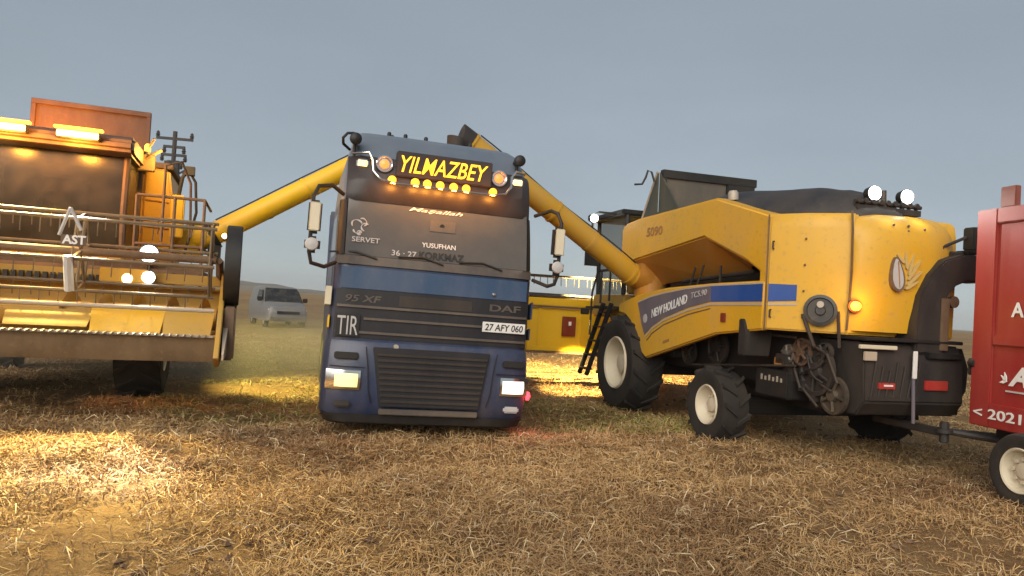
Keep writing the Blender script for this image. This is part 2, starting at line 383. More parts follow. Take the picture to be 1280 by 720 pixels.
# ------------------------------------------------------------------ blue truck
def truck():
    th, rl = R(16), R(1.2)
    Xh = Vector((math.cos(th), math.sin(th), 0)); Y = Vector((-math.sin(th), math.cos(th), 0)); Zh = Vector((0, 0, 1))
    X = Xh * math.cos(rl) - Zh * math.sin(rl); Z = Zh * math.cos(rl) + Xh * math.sin(rl)
    T = thing('cargo_truck', 'dark blue cab-over truck with lit amber roof sign and headlights on', 'truck', X, Y, Z, (-.94, 8.98, 0.02))
    zs = [(.98, 1.235, .03), (1.5, 1.235, .03), (2.0, 1.235, .045), (2.1, 1.225, .06), (2.5, 1.215, .14), (2.82, 1.205, .22), (3.3, 1.175, .34), (3.52, 1.12, .46), (3.67, 1.09, .62), (3.77, 1.04, .85), (3.83, .97, 1.15)]
    def interp(z):
        for (z0, w0, y0), (z1, w1, y1) in zip(zs, zs[1:]):
            if z <= z1: t = max(0, (z - z0) / (z1 - z0)); return w0 + (w1 - w0) * t, y0 + (y1 - y0) * t
        return zs[-1][1], zs[-1][2]
    rad = .17
    def fy(x, z):
        w, y = interp(z); ax = abs(x)
        if ax > w - rad:
            d = min(ax - (w - rad), rad * .999); return y + rad - math.sqrt(max(rad * rad - d * d, 0))
        return y + .03 * (ax / w) ** 2
    def ring(z, w, y, back):
        pts = []
        for k in range(7):
            a = PI + (PI / 2) * k / 6; pts.append((-w + rad + rad * math.cos(a), y + .03 + rad + rad * math.sin(a), z))
        for k in range(1, 8): x = -(w - rad) + 2 * (w - rad) * k / 8; pts.append((x, y + .03 * (x / w) ** 2, z))
        for k in range(7):
            a = -PI / 2 + (PI / 2) * k / 6; pts.append((w - rad + rad * math.cos(a), y + .03 + rad + rad * math.sin(a), z))
        pts.append((w, back, z)); pts.append((-w, back, z))
        return pts
    b = B(); b.loft([ring(z, w, y, 2.2 if z < 3.6 else 2.2 - (z - 3.6) * 1.2) for z, w, y in zs if z <= 2.82])
    dl = [f for f in b.bm.faces if 2.09 < f.calc_center_median().z < 2.83 and abs(f.calc_center_median().x) < 1.12 and f.calc_center_median().y < .7 and abs(f.normal.z) < .9]
    bmesh.ops.delete(b.bm, geom=dl, context='FACES'); b.obj('cab', 'blue', T)
    b = B(); b.box(-1.12, 1.12, .42, .85, 1.98, 2.16); b.box(.15, 1.0, .36, .8, 2.161, 2.24); b.obj('dashboard', 'grille', T, bev=.04)
    b = B(); b.box(-1.14, 1.14, 1.75, 1.80, 1.98, 2.80); b.obj('sleeper_curtain', 'grey_sheet', T)
    for sx in (-.55, .58):
        b = B(); b.box(sx - .27, sx + .27, 1.1, 1.62, 1.98, 2.10); b.box(sx - .26, sx + .26, 1.45, 1.62, 2.10, 2.62); b.box(sx - .14, sx + .14, 1.48, 1.60, 2.63, 2.79); b.obj('seat', 'black', T, bev=.05)
    b = B()
    for k in range(24):
        a0, a1 = 2 * PI * k / 24, 2 * PI * (k + 1) / 24; b.tube([(.58 + .23 * math.cos(a), .82 + .10 * math.sin(a), 2.25 + .18 * math.sin(a)) for a in (a0, a1)], .018, 6)
    b.tube([(.58, .7, 2.1), (.58, .82, 2.25)], .04, 8); b.tube([(.36, .82, 2.25), (.80, .82, 2.25)], .02, 6); b.obj('steering_wheel', 'black', T)
    b = B(); b.loft([ring(z, w, y, 2.2 if z < 3.6 else 2.2 - (z - 3.6) * 1.2) for z, w, y in zs if z >= 2.82])
    b.obj('cab_roof', 'roof_sky_sheen', T, ang=50)
    def panel(name, x0, x1, z0, z1, off, mat, par=T, nx=18, nz=6, th=.02, zf=None, smooth=True):
        b = B(); bm = b.bm; G = []
        for j in range(nz + 1):
            row = []
            for i in range(nx + 1):
                x = x0 + (x1 - x0) * i / nx; z = z0 + (z1 - z0) * j / nz
                o = off if not callable(off) else off(x, z, j / nz)
                row.append(Vector((x, fy(x, z) - o, z)))
            G.append(row)
        fr = [[bm.verts.new(p) for p in r_] for r_ in G]; bk = [[bm.verts.new(p + Vector((0, th + .01, 0))) for p in r_] for r_ in G]
        for j in range(nz):
            for i in range(nx):
                bm.faces.new((fr[j][i], fr[j][i + 1], fr[j + 1][i + 1], fr[j + 1][i])); bm.faces.new((bk[j][i], bk[j + 1][i], bk[j + 1][i + 1], bk[j][i + 1]))
        for j in range(nz):
            bm.faces.new((fr[j][0], fr[j + 1][0], bk[j + 1][0], bk[j][0])); bm.faces.new((fr[j][nx], bk[j][nx], bk[j + 1][nx], fr[j + 1][nx]))
        for i in range(nx):
            bm.faces.new((fr[0][i], bk[0][i], bk[0][i + 1], fr[0][i + 1])); bm.faces.new((fr[nz][i], fr[nz][i + 1], bk[nz][i + 1], bk[nz][i]))
        return b.obj(name, mat, par)
    # windscreen and its bands
    ws = panel('windscreen', -1.13, 1.13, 2.13, 2.84, .012, 'windscreen', nz=8)
    panel('screen_band', -1.215, 1.205, 2.02, 2.125, .026, 'slat', nz=2)
    panel('front_panel', -1.15, 1.15, 1.735, 1.985, .018, 'blue_light', nz=3)
    for s in (-1, 1):
        panel('corner_pillar', s * 1.222 if s < 0 else 1.14, -1.14 if s < 0 else 1.20, 2.13, 2.80, .016, 'black', nx=6)
    # wipers
    for x in (-.75, .05, .8):
        b = B(); b.tube([(x, fy(x, 2.1) - .04, 2.10), (x - .25, fy(x, 2.2) - .045, 2.17), (x - .55, fy(x - .55, 2.16) - .04, 2.15)], .012, 6); b.obj('wiper', 'black', T)
    # dark sun visor / lamp band
    vis = panel('sun_visor', -1.165, 1.165, 2.80, 3.36, lambda x, z, t: .02 + .11 * math.sin(min(1, t * 1.25) * PI * .62) * (1 - .35 * abs(x) ** 3), 'visor', nz=12, th=.03)
    def vy(x, z): t = (z - 2.80) / .56; return fy(x, z) - (.02 + .11 * math.sin(min(1, t * 1.25) * PI * .62) * (1 - .35 * abs(x) ** 3))
    # lit name sign
    tilt = .24
    sy = min(vy(0, 3.16), vy(0, 3.42)) - .015
    b = B(); b.box(-.60, .60, sy - .03, sy + .12, 3.14, 3.45); sg = b.obj('name_sign', 'visor', T, bev=.012)
    text('sign_lettering', 'YILMAZBEY', 'e_sign', sg, (-.55, sy - .036, 3.195), (1, 0, 0), (0, 0, 1), 1.09, .20, .004, .28, .006)
    for x in (-.64, -.36, -.21, -.05, .12, .28, .63):
        y = vy(x, 3.075) - .005; b = B(); b.lathe([(.060, 0), (.060, .03), (.046, .05), (.001, .056)], (x, y + .01, 3.085), (0, -1, 0), 16)
        h = b.obj('roof_lamp', 'chrome', T)
        b = B(); b.lathe([(.052, 0), (.052, .045), (.036, .062), (.001, .068)], (x, y + .005, 3.085), (0, -1, -.05), 16); b.obj('lens', 'e_amber', h)
        point('amber_light', h, (x, y - .13, 3.01), 3.0, (1, .38, .05), .05)
    for x in (-.74, .71):
        y = vy(x, 3.27); b = B()
        for k in range(24):
            a0 = 2 * PI * k / 24; a1 = 2 * PI * (k + 1) / 24
            b.tube([(x + .095 * math.cos(a0), y - .05, 3.275 + .095 * math.sin(a0)), (x + .095 * math.cos(a1), y - .05, 3.275 + .095 * math.sin(a1))], .014, 6)
        b.cyl((x, y - .03, 3.275), (x, y + .03, 3.275), .095)
        h = b.obj('round_lamp', 'chrome', T)
        b = B(); b.lathe([(.062, 0), (.055, .014), (.03, .018), (.001, .03)], (x, y - .03, 3.275), (0, -1, 0), 20); b.obj('lens', 'e_ring', h)
    for x in (-1.0, .97):
        y = vy(x, 3.25); b = B(); b.box(x - .075, x + .075, y - .035, y + .03, 3.2, 3.31); h = b.obj('marker_lamp', 'chrome', T, bev=.02)
        b = B(); b.box(x - .055, x + .055, y - .045, y - .036, 3.22, 3.29); b.obj('lens', 'e_fog', h, bev=.004)
    # chrome light bar hoop
    b = B(); pth = [(-1.12, vy(-1.1, 3.36) - .0, 3.38), (-.93, vy(-.93, 3.3) - .07, 3.39), (-.885, vy(-.88, 3.3) - .09, 3.30), (-.87, vy(-.87, 3.15) - .09, 3.16), (-.78, vy(-.78, 3.1) - .10, 3.07), (-.62, vy(-.6, 3.05) - .10, 3.035), (0, vy(0, 3.04) - .11, 3.03), (.62, vy(.6, 3.05) - .10, 3.035), (.78, vy(.78, 3.1) - .10, 3.07), (.86, vy(.86, 3.2) - .09, 3.17), (.87, vy(.87, 3.3) - .08, 3.30), (.93, vy(.93, 3.3) - .07, 3.39), (1.08, vy(1.08, 3.34), 3.39)]
    b.tube(pth, .016, 8); b.obj('light_bar', 'chrome', T)
    # roof horns and roof markers
    for x in (-1.10, 1.0):
        b = B(); b.lathe([(.03, .26), (.055, .10), (.075, .02), (.072, -.01), (.05, -.03), (.001, -.035)], (x, .30, 3.56), (0, 1, 0), 20); b.cyl((x, .45, 3.36), (x, .45, 3.56), .02, n=8); b.obj('air_horn', 'black', T)
    b = B(); b.tube([(-1.24, .42, 3.50), (-1.25, .36, 3.56), (-1.20, .34, 3.62), (-1.12, .34, 3.63)], .018, 8); b.tube([(-1.24, .42, 3.50), (-1.15, .5, 3.45)], .018, 8); b.obj('roof_rail_end', 'black', T)
    for x in (-.62, -.40, -.12, .5):
        zt = 3.82; b = B(); b.cyl((x, 1.15, zt - .04), (x, 1.15, zt + .05), .028, n=10); b.cyl((x, 1.15, zt + .05), (x, 1.15, zt + .062), .02, n=10); b.obj('roof_marker', 'black', T)
    # grille panel
    panel('grille', -1.19, 1.19, 1.15, 1.725, .015, 'grille', nz=6)
    for z, x0 in ((1.51, -1.17), (1.37, -.85), (1.205, -1.17)):
        panel('grille_slat', x0, 1.17, z, z + .028, .034, 'slat', nz=1)
    panel('grille_recess', -.45, .45, 1.555, 1.685, .022, 'lower_slat', nz=1)
    ty = lambda x, z: fy(x, z) - .02
    text('lettering', '95 XF', 'slat', T, (-1.08, ty(-1, 1.58), 1.575), (1, 0, 0), (0, 0, 1), .42, .085, .02, .2, .006)
    text('lettering', 'DAF', 'slat', T, (.68, ty(.9, 1.58), 1.585), (1, 0, 0), (0, 0, 1), .40, .085, .02, 0, .006)
    b = B(); y = fy(-1.03, 1.3) - .037; b.box(-1.17, -.895, y - .008, y + .006, 1.165, 1.425); p = b.obj('road_plate', 'black', T)
    text('plate_lettering', 'TIR', 'pale', p, (-1.155, y - .010, 1.185), (1, 0, 0), (0, 0, 1), .245, .22, .0, 0, .003)
    b = B(); y = fy(.88, 1.38) - .037; b.box(.60, 1.15, y - .009, y + .006, 1.325, 1.45); p = b.obj('number_plate', 'white', T, bev=.003)
    text('plate_lettering', '27 AFY 060', 'black', p, (.63, y - .011, 1.345), (1, 0, 0), (0, 0, 1), .49, .085, .012, .12, .003)
    b = B(); b.lathe([(.03, 0), (.02, .02), (.001, .024)], (.72, fy(.72, 1.79) - .018, 1.79), (0, -1, 0), 12); b.obj('badge', 'chrome', T)
    # windscreen stickers
    def st(body, x, z, w, h, mat='white', sh=0., bold=.01):
        up_ = Vector((0, .2, 1)).normalized(); text('windscreen_sticker', body, mat, ws, (x, fy(x, z) - .018, z), (1, 0, 0), up_, w, h, bold, sh, .003)
    st('Ma\u015fallah', -.40, 2.725, .68, .06, 'white', .4)
    st('SERVET', -1.06, 2.29, .33, .062, 'pale')
    st('YUSUFHAN', -.22, 2.30, .42, .06, 'white')
    st('KORKMAZ', -.25, 2.155, .56, .095, 'black', 0, .03)
    st('36 \u00b7 27', -.58, 2.165, .30, .07, 'pale')
    for k, (cx, cz, w_, a0, a1) in enumerate(((-1.02, 2.50, .07, .3, 3.6), (-.95, 2.53, .06, -1.2, 2.2), (-.91, 2.47, .06, 1.0, 4.4), (-1.0, 2.43, .05, 3.0, 6.0), (-.98, 2.40, .03, 0, 6))):
        b = B(); b.tube([(cx + w_ * math.cos(a0 + (a1 - a0) * i / 10) * (1 - .03 * i), fy(cx, cz + w_ * math.sin(a0 + (a1 - a0) * i / 10)) - .016, cz + w_ * .8 * math.sin(a0 + (a1 - a0) * i / 10)) for i in range(11)], [.008 + .004 * math.sin(i) for i in range(11)], 6)
        b.obj('windscreen_sticker', 'pale', ws)
    panel('windscreen_sticker', -.13, .19, 2.51, 2.65, .018, 'grey_sheet', ws, nx=4, nz=2, th=.002); bb = B(); bb.cyl((.02, fy(0, 2.58) - .021, 2.58), (.02, fy(0, 2.58) - .017, 2.58), .03, n=12); bb.obj('windscreen_sticker', 'black', ws)
    # bumper
    def bring(z, w, y):
        return [(-w, .9, z), (-w, y + .22, z), (-w + .05, y + .09, z), (-w + .18, y + .015, z), (-.75, y, z), (.75, y, z), (w - .18, y + .015, z), (w - .05, y + .09, z), (w, y + .22, z), (w, .9, z)]
    b = B(); b.loft([bring(z, w, y) for z, w, y in ((.20, 1.22, .06), (.26, 1.25, .0), (.40, 1.26, -.05), (.55, 1.265, -.07), (.85, 1.265, -.06), (1.06, 1.255, -.03), (1.115, 1.245, .0))]); b.obj('bumper', 'blue', T, ang=30)
    b = B(); b.prism([(-.72, 1.06), (.70, 1.06), (.60, .37), (-.60, .37)], 'y', -.115, -.04); lg = b.obj('lower_grille', 'grille', T, bev=.01)
    for k in range(9):
        z = .42 + k * .068; w = .585 + (z - .37) * .14; b = B(); b.box(-w, w, -.135, -.117, z, z + .03); b.obj('grille_slat', 'lower_slat', lg, bev=.004)
    b = B(); b.loft([bring(z, w, y) for z, w, y in ((.13, 1.18, .06), (.16, 1.22, .0), (.255, 1.26, -.02))]); b.obj('bumper_lip', 'black', T)
    for s in (-1, 1):
        b = B(); b.tube([(s * .80, -.075, 1.06), (s * .76, -.085, .80), (s * .74, -.085, .56), (s * .70, -.068, .40)], .007, 5); b.tube([(s * .80, -.082, .815), (s * 1.06, -.082, .815), (s * 1.2, .0, .815)], .007, 5); b.obj('panel_seam', 'grille', T)
        b = B(); b.box(s * 1.02 - .14, s * 1.02 + .14, -.085, -.05, .90, .985); b.obj('bumper_step', 'black', T, bev=.012)
    b = B(); b.box(-.6, .6, -.09, -.03, .27, .34); b.obj('bumper_vent', 'slat', T, bev=.01)
    for s, em in ((-1, 'e_head_warm'), (1, 'e_head')):
        x0, x1 = (-1.235, -.84) if s < 0 else (.86, 1.235)
        b = B()
        rings = []
        for i in range(9):
            x = x0 + (x1 - x0) * i / 8; ax = abs(x); y = -.085 if ax < 1.06 else -.085 + .62 * (ax - 1.06) ** 1.15
            rings.append([(x, y + .08, .545), (x, y, .55), (x, y - .02, .66), (x, y, .775), (x, y + .08, .78)])
        b.loft(rings); h = b.obj('headlight', 'chrome', T)
        b = B(); rings = []
        xa, xb = (x0 + (.10 if s < 0 else .03), x1 - (.03 if s < 0 else .06))
        for i in range(9):
            x = xa + (xb - xa) * i / 8; ax = abs(x); y = -.095 if ax < 1.06 else -.095 + .62 * (ax - 1.06) ** 1.15
            rings.append([(x, y + .03, .565), (x, y - .008, .585), (x, y - .03, .66), (x, y - .008, .735), (x, y + .03, .745)])
        b.loft(rings); b.obj('lens', em, h)
    spot('headlight_beam', h, (1.0, -.2, .66), (1.2, -8, -.2), 6, (1, .95, .8), 80, .9)
    spot('headlight_beam', h, (-1.0, -.2, .66), (-1.2, -8, -.2), 4, (1, .85, .45), 80, .9)
    b = B(); b.box(.93, 1.13, -.075, -.03, .34, .42); b.obj('fog_lamp', 'pale', T, bev=.02)
    b = B(); b.box(-1.13, -.93, -.075, -.03, .34, .42); b.obj('fog_lamp', 'iron', T, bev=.02)
    b = B(); b.cyl((-.45, -.08, .985 + .09), (-.45, -.02, 1.075), .03, n=10); b.obj('tow_cap', 'rail', T)
    b = B(); b.box(1.245, 1.29, .12, .26, .50, .58); h = b.obj('side_lamp', 'black', T, bev=.01)
    b = B(); b.lathe([(.055, 0), (.05, .03), (.001, .05)], (1.285, .15, .54), (1, -.6, 0), 14); b.obj('lens', 'e_red', h); point('red_light', h, (1.42, .04, .50), 2.5, (1, .04, .04), .04)
    # sides
    for s in (-1, 1):
        b = B(); xx = s * 1.242
        b.prism([(.55, 1.05), (1.75, 1.05), (1.75, 2.02), (.55, 2.02)], 'y', 0, 1) if False else b.box(min(xx, xx - s * .02), max(xx, xx - s * .02), .45, 1.75, 1.05, 2.0)
        d = b.obj('door', 'blue', T, bev=.006)
        b = B(); xg = s * 1.224; b.prism([(.55, 2.06), (1.7, 2.06), (1.7, 2.66), (.72, 2.66)], 'x', min(xg, xg - s * .03), max(xg, xg - s * .03)); b.obj('window', 'windscreen', d, bev=.004)
        b = B(); b.box(min(xx, xx + s * .03), max(xx, xx + s * .03), 1.45, 1.65, 1.55, 1.6); b.obj('handle', 'black', d, bev=.006)
        b = B(); b.prism([(.10, 1.52), (.30, 1.50), (.30, 1.68), (.10, 1.74)], 'x', min(s * 1.238, s * (1.31 if s < 0 else 1.262)), max(s * 1.238, s * (1.31 if s < 0 else 1.262))); b.obj('air_deflector', 'cream' if s < 0 else 'blue', T, bev=.004)
        b = B(); b.prism([(.12, 1.25), (.30, 1.24), (.30, 1.36), (.12, 1.40)], 'x', min(s * 1.238, s * 1.258), max(s * 1.238, s * 1.258)); b.obj('side_indicator', 'auger_yellow' if s < 0 else 'blue', T, bev=.004)
        b = B(); b.box(min(s * .98, s * 1.24), max(s * .98, s * 1.24), .55, .95, .38, .46); b.box(min(s * 1.0, s * 1.24), max(s * 1.0, s * 1.24), .55, .95, .68, .74); b.obj('cab_step', 'iron', T, bev=.01)
        # mirrors on tubular arms
        x = s * 1.51 if s < 0 else 1.42
        b = B(); b.tube([(s * 1.2, .12, 2.84), (s * 1.34, -.10, 2.90), (x - s * .02, -.2, 2.86), (x + s * .03, -.22, 2.74), (x + s * .03, -.22, 2.1), (x, -.2, 1.98), (s * 1.36, -.12, 1.95), (s * 1.23, .1, 2.02)], .024, 8); arm = b.obj('mirror_arm', 'black', T)
        b = B(); b.box(x - .075, x + .075, -.285, -.16, 2.31, 2.69); mo = b.obj('mirror', 'black', T, bev=.035)
        b = B(); b.box(x - .062, x + .062, -.31, -.287, 2.335, 2.665); b.obj('mirror_cover', 'cream', mo, bev=.02)
        b = B(); b.box(x - .09, x + .085, -.31, -.17, 2.09, 2.28); mo = b.obj('wide_mirror', 'black', T, bev=.05)
        b = B(); b.lathe([(.075, 0), (.065, .02), (.001, .035)], (x - .01, -.312, 2.185), (0, -1, 0), 16); b.obj('mirror_cover', 'pale', mo)
    # chassis and running gear
    b = B(); b.box(-.5, -.4, .6, 6.2, .72, 1.0); b.box(.4, .5, .6, 6.2, .72, 1.0); b.box(-.4, .4, 2.4, 2.6, .74, .96); b.box(-.95, .95, 1.3, 1.5, .42, .6); b.box(-.9, .9, 4.9, 5.1, .42, .6); b.box(-.45, .45, .2, 2.1, .55, .97); b.box(-.7, .7, 4.5, 5.6, 1.0, 1.12); b.obj('chassis', 'iron', T, bev=.01)
    for s in (-1, 1):
        b = B(); pts = [(1.40 + .60 * math.cos(a), .52 + .60 * math.sin(a)) for a in [PI * k / 10 for k in range(11)]] + [(1.40 + .56 * math.cos(a), .52 + .56 * math.sin(a)) for a in [PI * k / 10 for k in range(10, -1, -1)]]
        b.prism(pts, 'x', min(s * .86, s * 1.22), max(s * .86, s * 1.22)); b.obj('mudguard', 'black', T)
        wheel(T, (s * 1.06, 1.40, .51), .51, .30, (1, 0, 0), s, 0, .55, 'steel'); wheel(T, (s * .92, 5.0, .51), .51, .46, (1, 0, 0), s, 0, .55, 'steel')
        b = B(); b.cyl((s * .85, 2.6, .75), (s * .85, 3.9, .75), .3, n=24); b.obj('fuel_tank', 'steel', T)
    # --- trailer coupled behind
    th2 = R(8.5); X2 = Vector((math.cos(th2), math.sin(th2), 0)); Y2 = Vector((-math.sin(th2), math.cos(th2), 0)); o2 = Vector((-.94, 8.98, 0)) + Y * 2.55
    G = thing('grain_trailer', 'high-sided blue grain trailer coupled behind the blue truck', 'trailer', X2, Y2, (0, 0, 1), o2)
    b = B(); b.box(-1.2, 1.2, .05, .12, 1.3, 2.95); b.box(-1.2, 1.2, 8.3, 8.37, 1.3, 2.95); b.box(-1.2, -1.13, .125, 8.295, 1.3, 2.95); b.box(1.13, 1.2, .125, 8.295, 1.3, 2.95); b.box(-1.125, 1.125, .125, 8.295, 1.22, 1.3)
    for k in range(9):
        for s in (-1, 1): b.box(s * 1.205 - .03, s * 1.205 + .03, .3 + k * .97, .38 + k * .97, 1.25, 2.93)
    b.obj('cargo_box', 'blue', G, bev=.01)
    b = B(); rings = []
    for i in range(13):
        y = .14 + 8.14 * i / 12; rings.append([(-1.12, y, 1.31), (-1.12, y, 2.35)] + [(-1.0 + .25 * k, y, 2.4 + .35 * math.exp(-((k - 4) / 2.4) ** 2) * (.6 + .4 * math.cos((y - 2.0) * 1.3))) for k in range(9)] + [(1.12, y, 2.35), (1.12, y, 1.31)])
    b.loft(rings); b.obj('grain_load', 'grain', G)
    b = B(); b.box(-.5, -.38, .4, 8.3, 1.0, 1.22); b.box(.38, .5, .4, 8.3, 1.0, 1.22)
    for y in (5.2, 6.5, 7.8): b.box(-.95, .95, y - .08, y + .08, .45, .6); b.box(-.48, .48, y - .1, y + .1, .6, 1.0)
    b.obj('chassis', 'iron', G, bev=.01)
    for y in (5.2, 6.5, 7.8):
        for s in (-1, 1): wheel(G, (s * 1.0, y, .52), .52, .38, (1, 0, 0), s, 0, .55, 'steel')
truck()

# ------------------------------------------------------------------ right combine (x forward, y its left, z up)
CX, CY = Vector((-.276, .961, 0)).normalized(), Vector((-.961, -.276, 0)).normalized()
def auger_tube(T, p, q, r, mat='auger_yellow'):
    p, q = Vector(p), Vector(q); d = (q - p).normalized()
    b = B(); b.tube([p, q], r, 24)
    for t in (.03, .5, .97):
        c = p.lerp(q, t); b.tube([c - d * .02, c + d * .02], r + .016, 24)
    a = b.obj('unloading_auger', mat, T)
    sd_ = d.cross(Vector((0, 0, 1))).normalized(); upn = sd_.cross(d).normalized()
    b = B(); b.tube([p.lerp(q, t) + upn * (r + .02) - sd_ * .05 * math.sin(t * 9) for t in [k / 14 * .92 + .04 for k in range(15)]], .012, 6); b.obj('hydraulic_hose', 'black', a)
    for t in (.28, .72):
        c = p.lerp(q, t); b = B(); b.tube([c - d * .03, c + d * .03], r + .008, 24); b.obj('pipe_clamp', mat, a)
    b = B(); dn = Vector((0, 0, -1)); h = Vector((d.x, d.y, 0)).normalized()
    b.tube([q - d * .12, q + d * .10, q + d * .14 + dn * .08, q + d * .16 + dn * .26], [r * 1.05, r * 1.05, r * .98, r * .85], 20); b.obj('auger_spout', 'iron', a)
    return a
def combine_right():
    T = thing('combine_harvester', 'dusty yellow combine harvester seen from behind with blue side stripe and black rear duct', 'combine', CX, CY, (0, 0, 1), (4.18, 10.47, 0), 'combine harvesters unloading into the truck')
    for s in (1, -1):
        wheel(T, (2.9, s * 1.33, .79), .80, .60, (0, 1, 0), s, 16, .56); wheel(T, (0, s * 1.35, .49), .50, .40, (0, 1, 0), s, 12, .54)
    # grain tank
    P = [(3.08, 2.48), (3.20, 2.62), (3.21, 3.12), (3.12, 3.22), (2.6, 3.27), (.14, 3.33), (-1.1, 2.98), (-1.1, 2.2), (-.65, 2.42), (.40, 2.79), (2.57, 2.56)]
    b = B(); b.prism(P, 'y', -1.45, 1.45); b.obj('grain_tank', 'yellow', T, bev=.035, seg=3)
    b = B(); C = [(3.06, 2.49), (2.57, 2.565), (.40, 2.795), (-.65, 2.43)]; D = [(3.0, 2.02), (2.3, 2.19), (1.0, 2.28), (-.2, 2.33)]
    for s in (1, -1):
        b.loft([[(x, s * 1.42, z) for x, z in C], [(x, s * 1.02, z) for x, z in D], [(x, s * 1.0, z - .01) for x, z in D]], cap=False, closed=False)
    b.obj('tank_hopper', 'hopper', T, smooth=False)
    # raised cover on the tank
    b = B(); b.box(2.42, 2.47, -.62, 1.10, 3.32, 4.0); fl = b.obj('tank_cover', 'grey_sheet', T, bev=.006)
    b = B(); b.box(2.38, 2.50, -.70, 1.12, 3.98, 4.12); b.box(2.375, 2.41, 1.05, 1.12, 3.3, 3.98); b.box(2.375, 2.41, -.66, -.58, 3.3, 3.98); b.box(2.34, 2.41, -.60, -.10, 3.45, 3.975); b.obj('cover_frame', 'black', fl, bev=.008)
    b = B(); b.prism([(2.52, 4.08), (2.50, 3.30), (3.05, 3.26)], 'y', 1.13, 1.16); b.prism([(2.50, 4.08), (2.48, 3.30), (1.7, 3.30)], 'y', 1.10, 1.13); b.obj('cover_side', 'green_sheet', fl)
    b = B(); b.tube([(2.53, 1.15, 4.09), (3.08, 1.15, 3.27)], .028, 8); b.obj('cover_edge_rod', 'rail', fl)
    b = B(); b.tube([(2.55, 1.2, 3.92), (2.55, 1.26, 4.08), (2.55, 1.33, 4.10), (2.56, 1.36, 3.98), (2.56, 1.42, 3.86), (2.56, 1.56, 3.84)], .018, 8); b.obj('cover_hook', 'iron', fl)
    # crumpled black tarp on the tank's rear half
    b = B(); rings = []
    xs = [1.3, 1.0, .5, .1, -.3, -.7, -1.1, -1.4, -1.62, -1.78]; tops = [3.40, 3.52, 3.55, 3.50, 3.45, 3.42, 3.38, 3.30, 3.18, 3.03]
    for i, (x, t) in enumerate(zip(xs, tops)):
        base = 3.30 if x > .1 else 3.33 + (x - .14) * .282 if x > -1.1 else 2.95
        wl = 1.28 if x > -1 else 1.28 + (x + 1) * .70; wr = -.75 if x > -.6 else -.75 - (x + .6) * .62
        ring = []
        for k in range(15):
            u = k / 14 * 2 - 1; z = base + (t - base) * (1 - abs(u) ** 3.6) + .012 * math.sin(k * 1.5 + i * .9)
            ring.append((x + .01 * math.sin(k * 1.3 + i), (wl + wr) / 2 + (wr - wl) / -2 * u, z))
        ring += [(x, wl - .06, base - .08), (x, wr + .06, base - .08)]
        rings.append(ring)
    b.loft(rings); b.obj('tank_tarp', 'tarp', T, ang=60)
    b = B(); b.lathe([(.07, 0), (.07, .10), (.05, .13), (.001, .13)], (.02, 1.25, 3.30), (0, .1, 1), 14); b.obj('tank_cap', 'rail', T)
    # engine hood: chamfered sides then a bulging tailpiece
    def hood(levels, plan):
        rings = []
        for z, sx, sy, dx in levels: rings.append([(-1.1 + (x + 1.1) * sx + dx, y * sy, z) for x, y in plan])
        return rings
    planA = [(-.95, 1.446), (-1.12, 1.446), (-1.45, 1.22), (-1.80, .82), (-1.80, -.70), (-1.55, -.74), (-1.10, -1.15), (-.95, -1.15)]
    b = B(); b.loft(hood(((1.57, 1, 1, 0), (1.75, 1.01, 1, 0), (2.3, 1.02, 1, 0), (2.8, 1.0, 1, 0), (2.93, .98, .985, 0), (2.985, .93, .95, 0)), planA)); b.obj('engine_hood', 'yellow', T, bev=.02, ang=32)
    planB = [(-1.4, .86), (-1.80, .835), (-1.885, .74), (-1.95, .50), (-1.99, .2), (-1.98, -.1), (-1.93, -.38), (-1.82, -.60), (-1.66, -.75), (-1.4, -.80)]
    b = B(); b.loft(hood(((1.62, .96, .98, 0), (1.9, 1.0, .99, 0), (2.3, 1.03, 1.0, 0), (2.6, 1.04, 1.0, 0), (2.78, 1.0, .995, 0), (2.90, .93, .97, 0), (2.985, .82, .92, 0), (3.03, .65, .8, 0)), planB)); b.obj('rear_hood', 'yellow', T, ang=44)
    b = B(); b.tube([(-1.81, .848, 3.0), (-1.835, .85, 2.8), (-1.85, .85, 2.3), (-1.83, .845, 1.9), (-1.80, .84, 1.62)], .013, 6); b.obj('hood_seam', 'iron_brown', T)
    b = B(); b.tube([(-1.105, 1.452, 2.97), (-1.115, 1.455, 2.3), (-1.115, 1.455, 1.56)], .011, 6); b.obj('hood_seam', 'iron_brown', T)
    # lower side panels
    Q = [(3.13, 1.81), (2.4, 1.97), (1.4, 2.085), (.13, 2.14), (-1.09, 2.165), (-1.09, 1.56), (-.04, 1.45), (2.0, .95), (2.14, 1.02), (2.35, 1.30), (2.62, 1.52), (2.85, 1.63), (3.13, 1.66)]
    for s in (1, -1):
        b = B(); b.prism(Q, 'y', min(s * 1.36, s * 1.47), max(s * 1.36, s * 1.47)); p = b.obj('side_panel', 'yellow', T, bev=.022, seg=3)
        y0, y1 = sorted((s * 1.469, s * 1.474)); y2, y3 = sorted((s * 1.469, s * 1.477)); y4, y5 = sorted((s * 1.469, s * 1.480))
        b = B(); b.prism([(.10, 2.105), (-1.07, 2.125), (-1.07, 1.905), (.10, 1.885)], 'y', y0, y1); b.obj('stripe', 'decal_blue', p)
        b = B(); b.prism([(2.36, 1.83), (1.9, 1.935), (1.45, 1.995), (.8, 2.06), (.105, 2.10), (.105, 1.885), (.71, 1.79), (1.43, 1.615), (1.8, 1.47), (2.06, 1.32), (2.18, 1.48)], 'y', y0, y1); b.obj('stripe', 'decal_grey', p)
        b = B(); top = [(2.37, 1.855), (1.9, 1.955), (1.45, 2.015), (.8, 2.08), (.105, 2.122), (-1.07, 2.143)]; b.prism(top + [(x, z - .022) for x, z in top[::-1]], 'y', y2, y3)
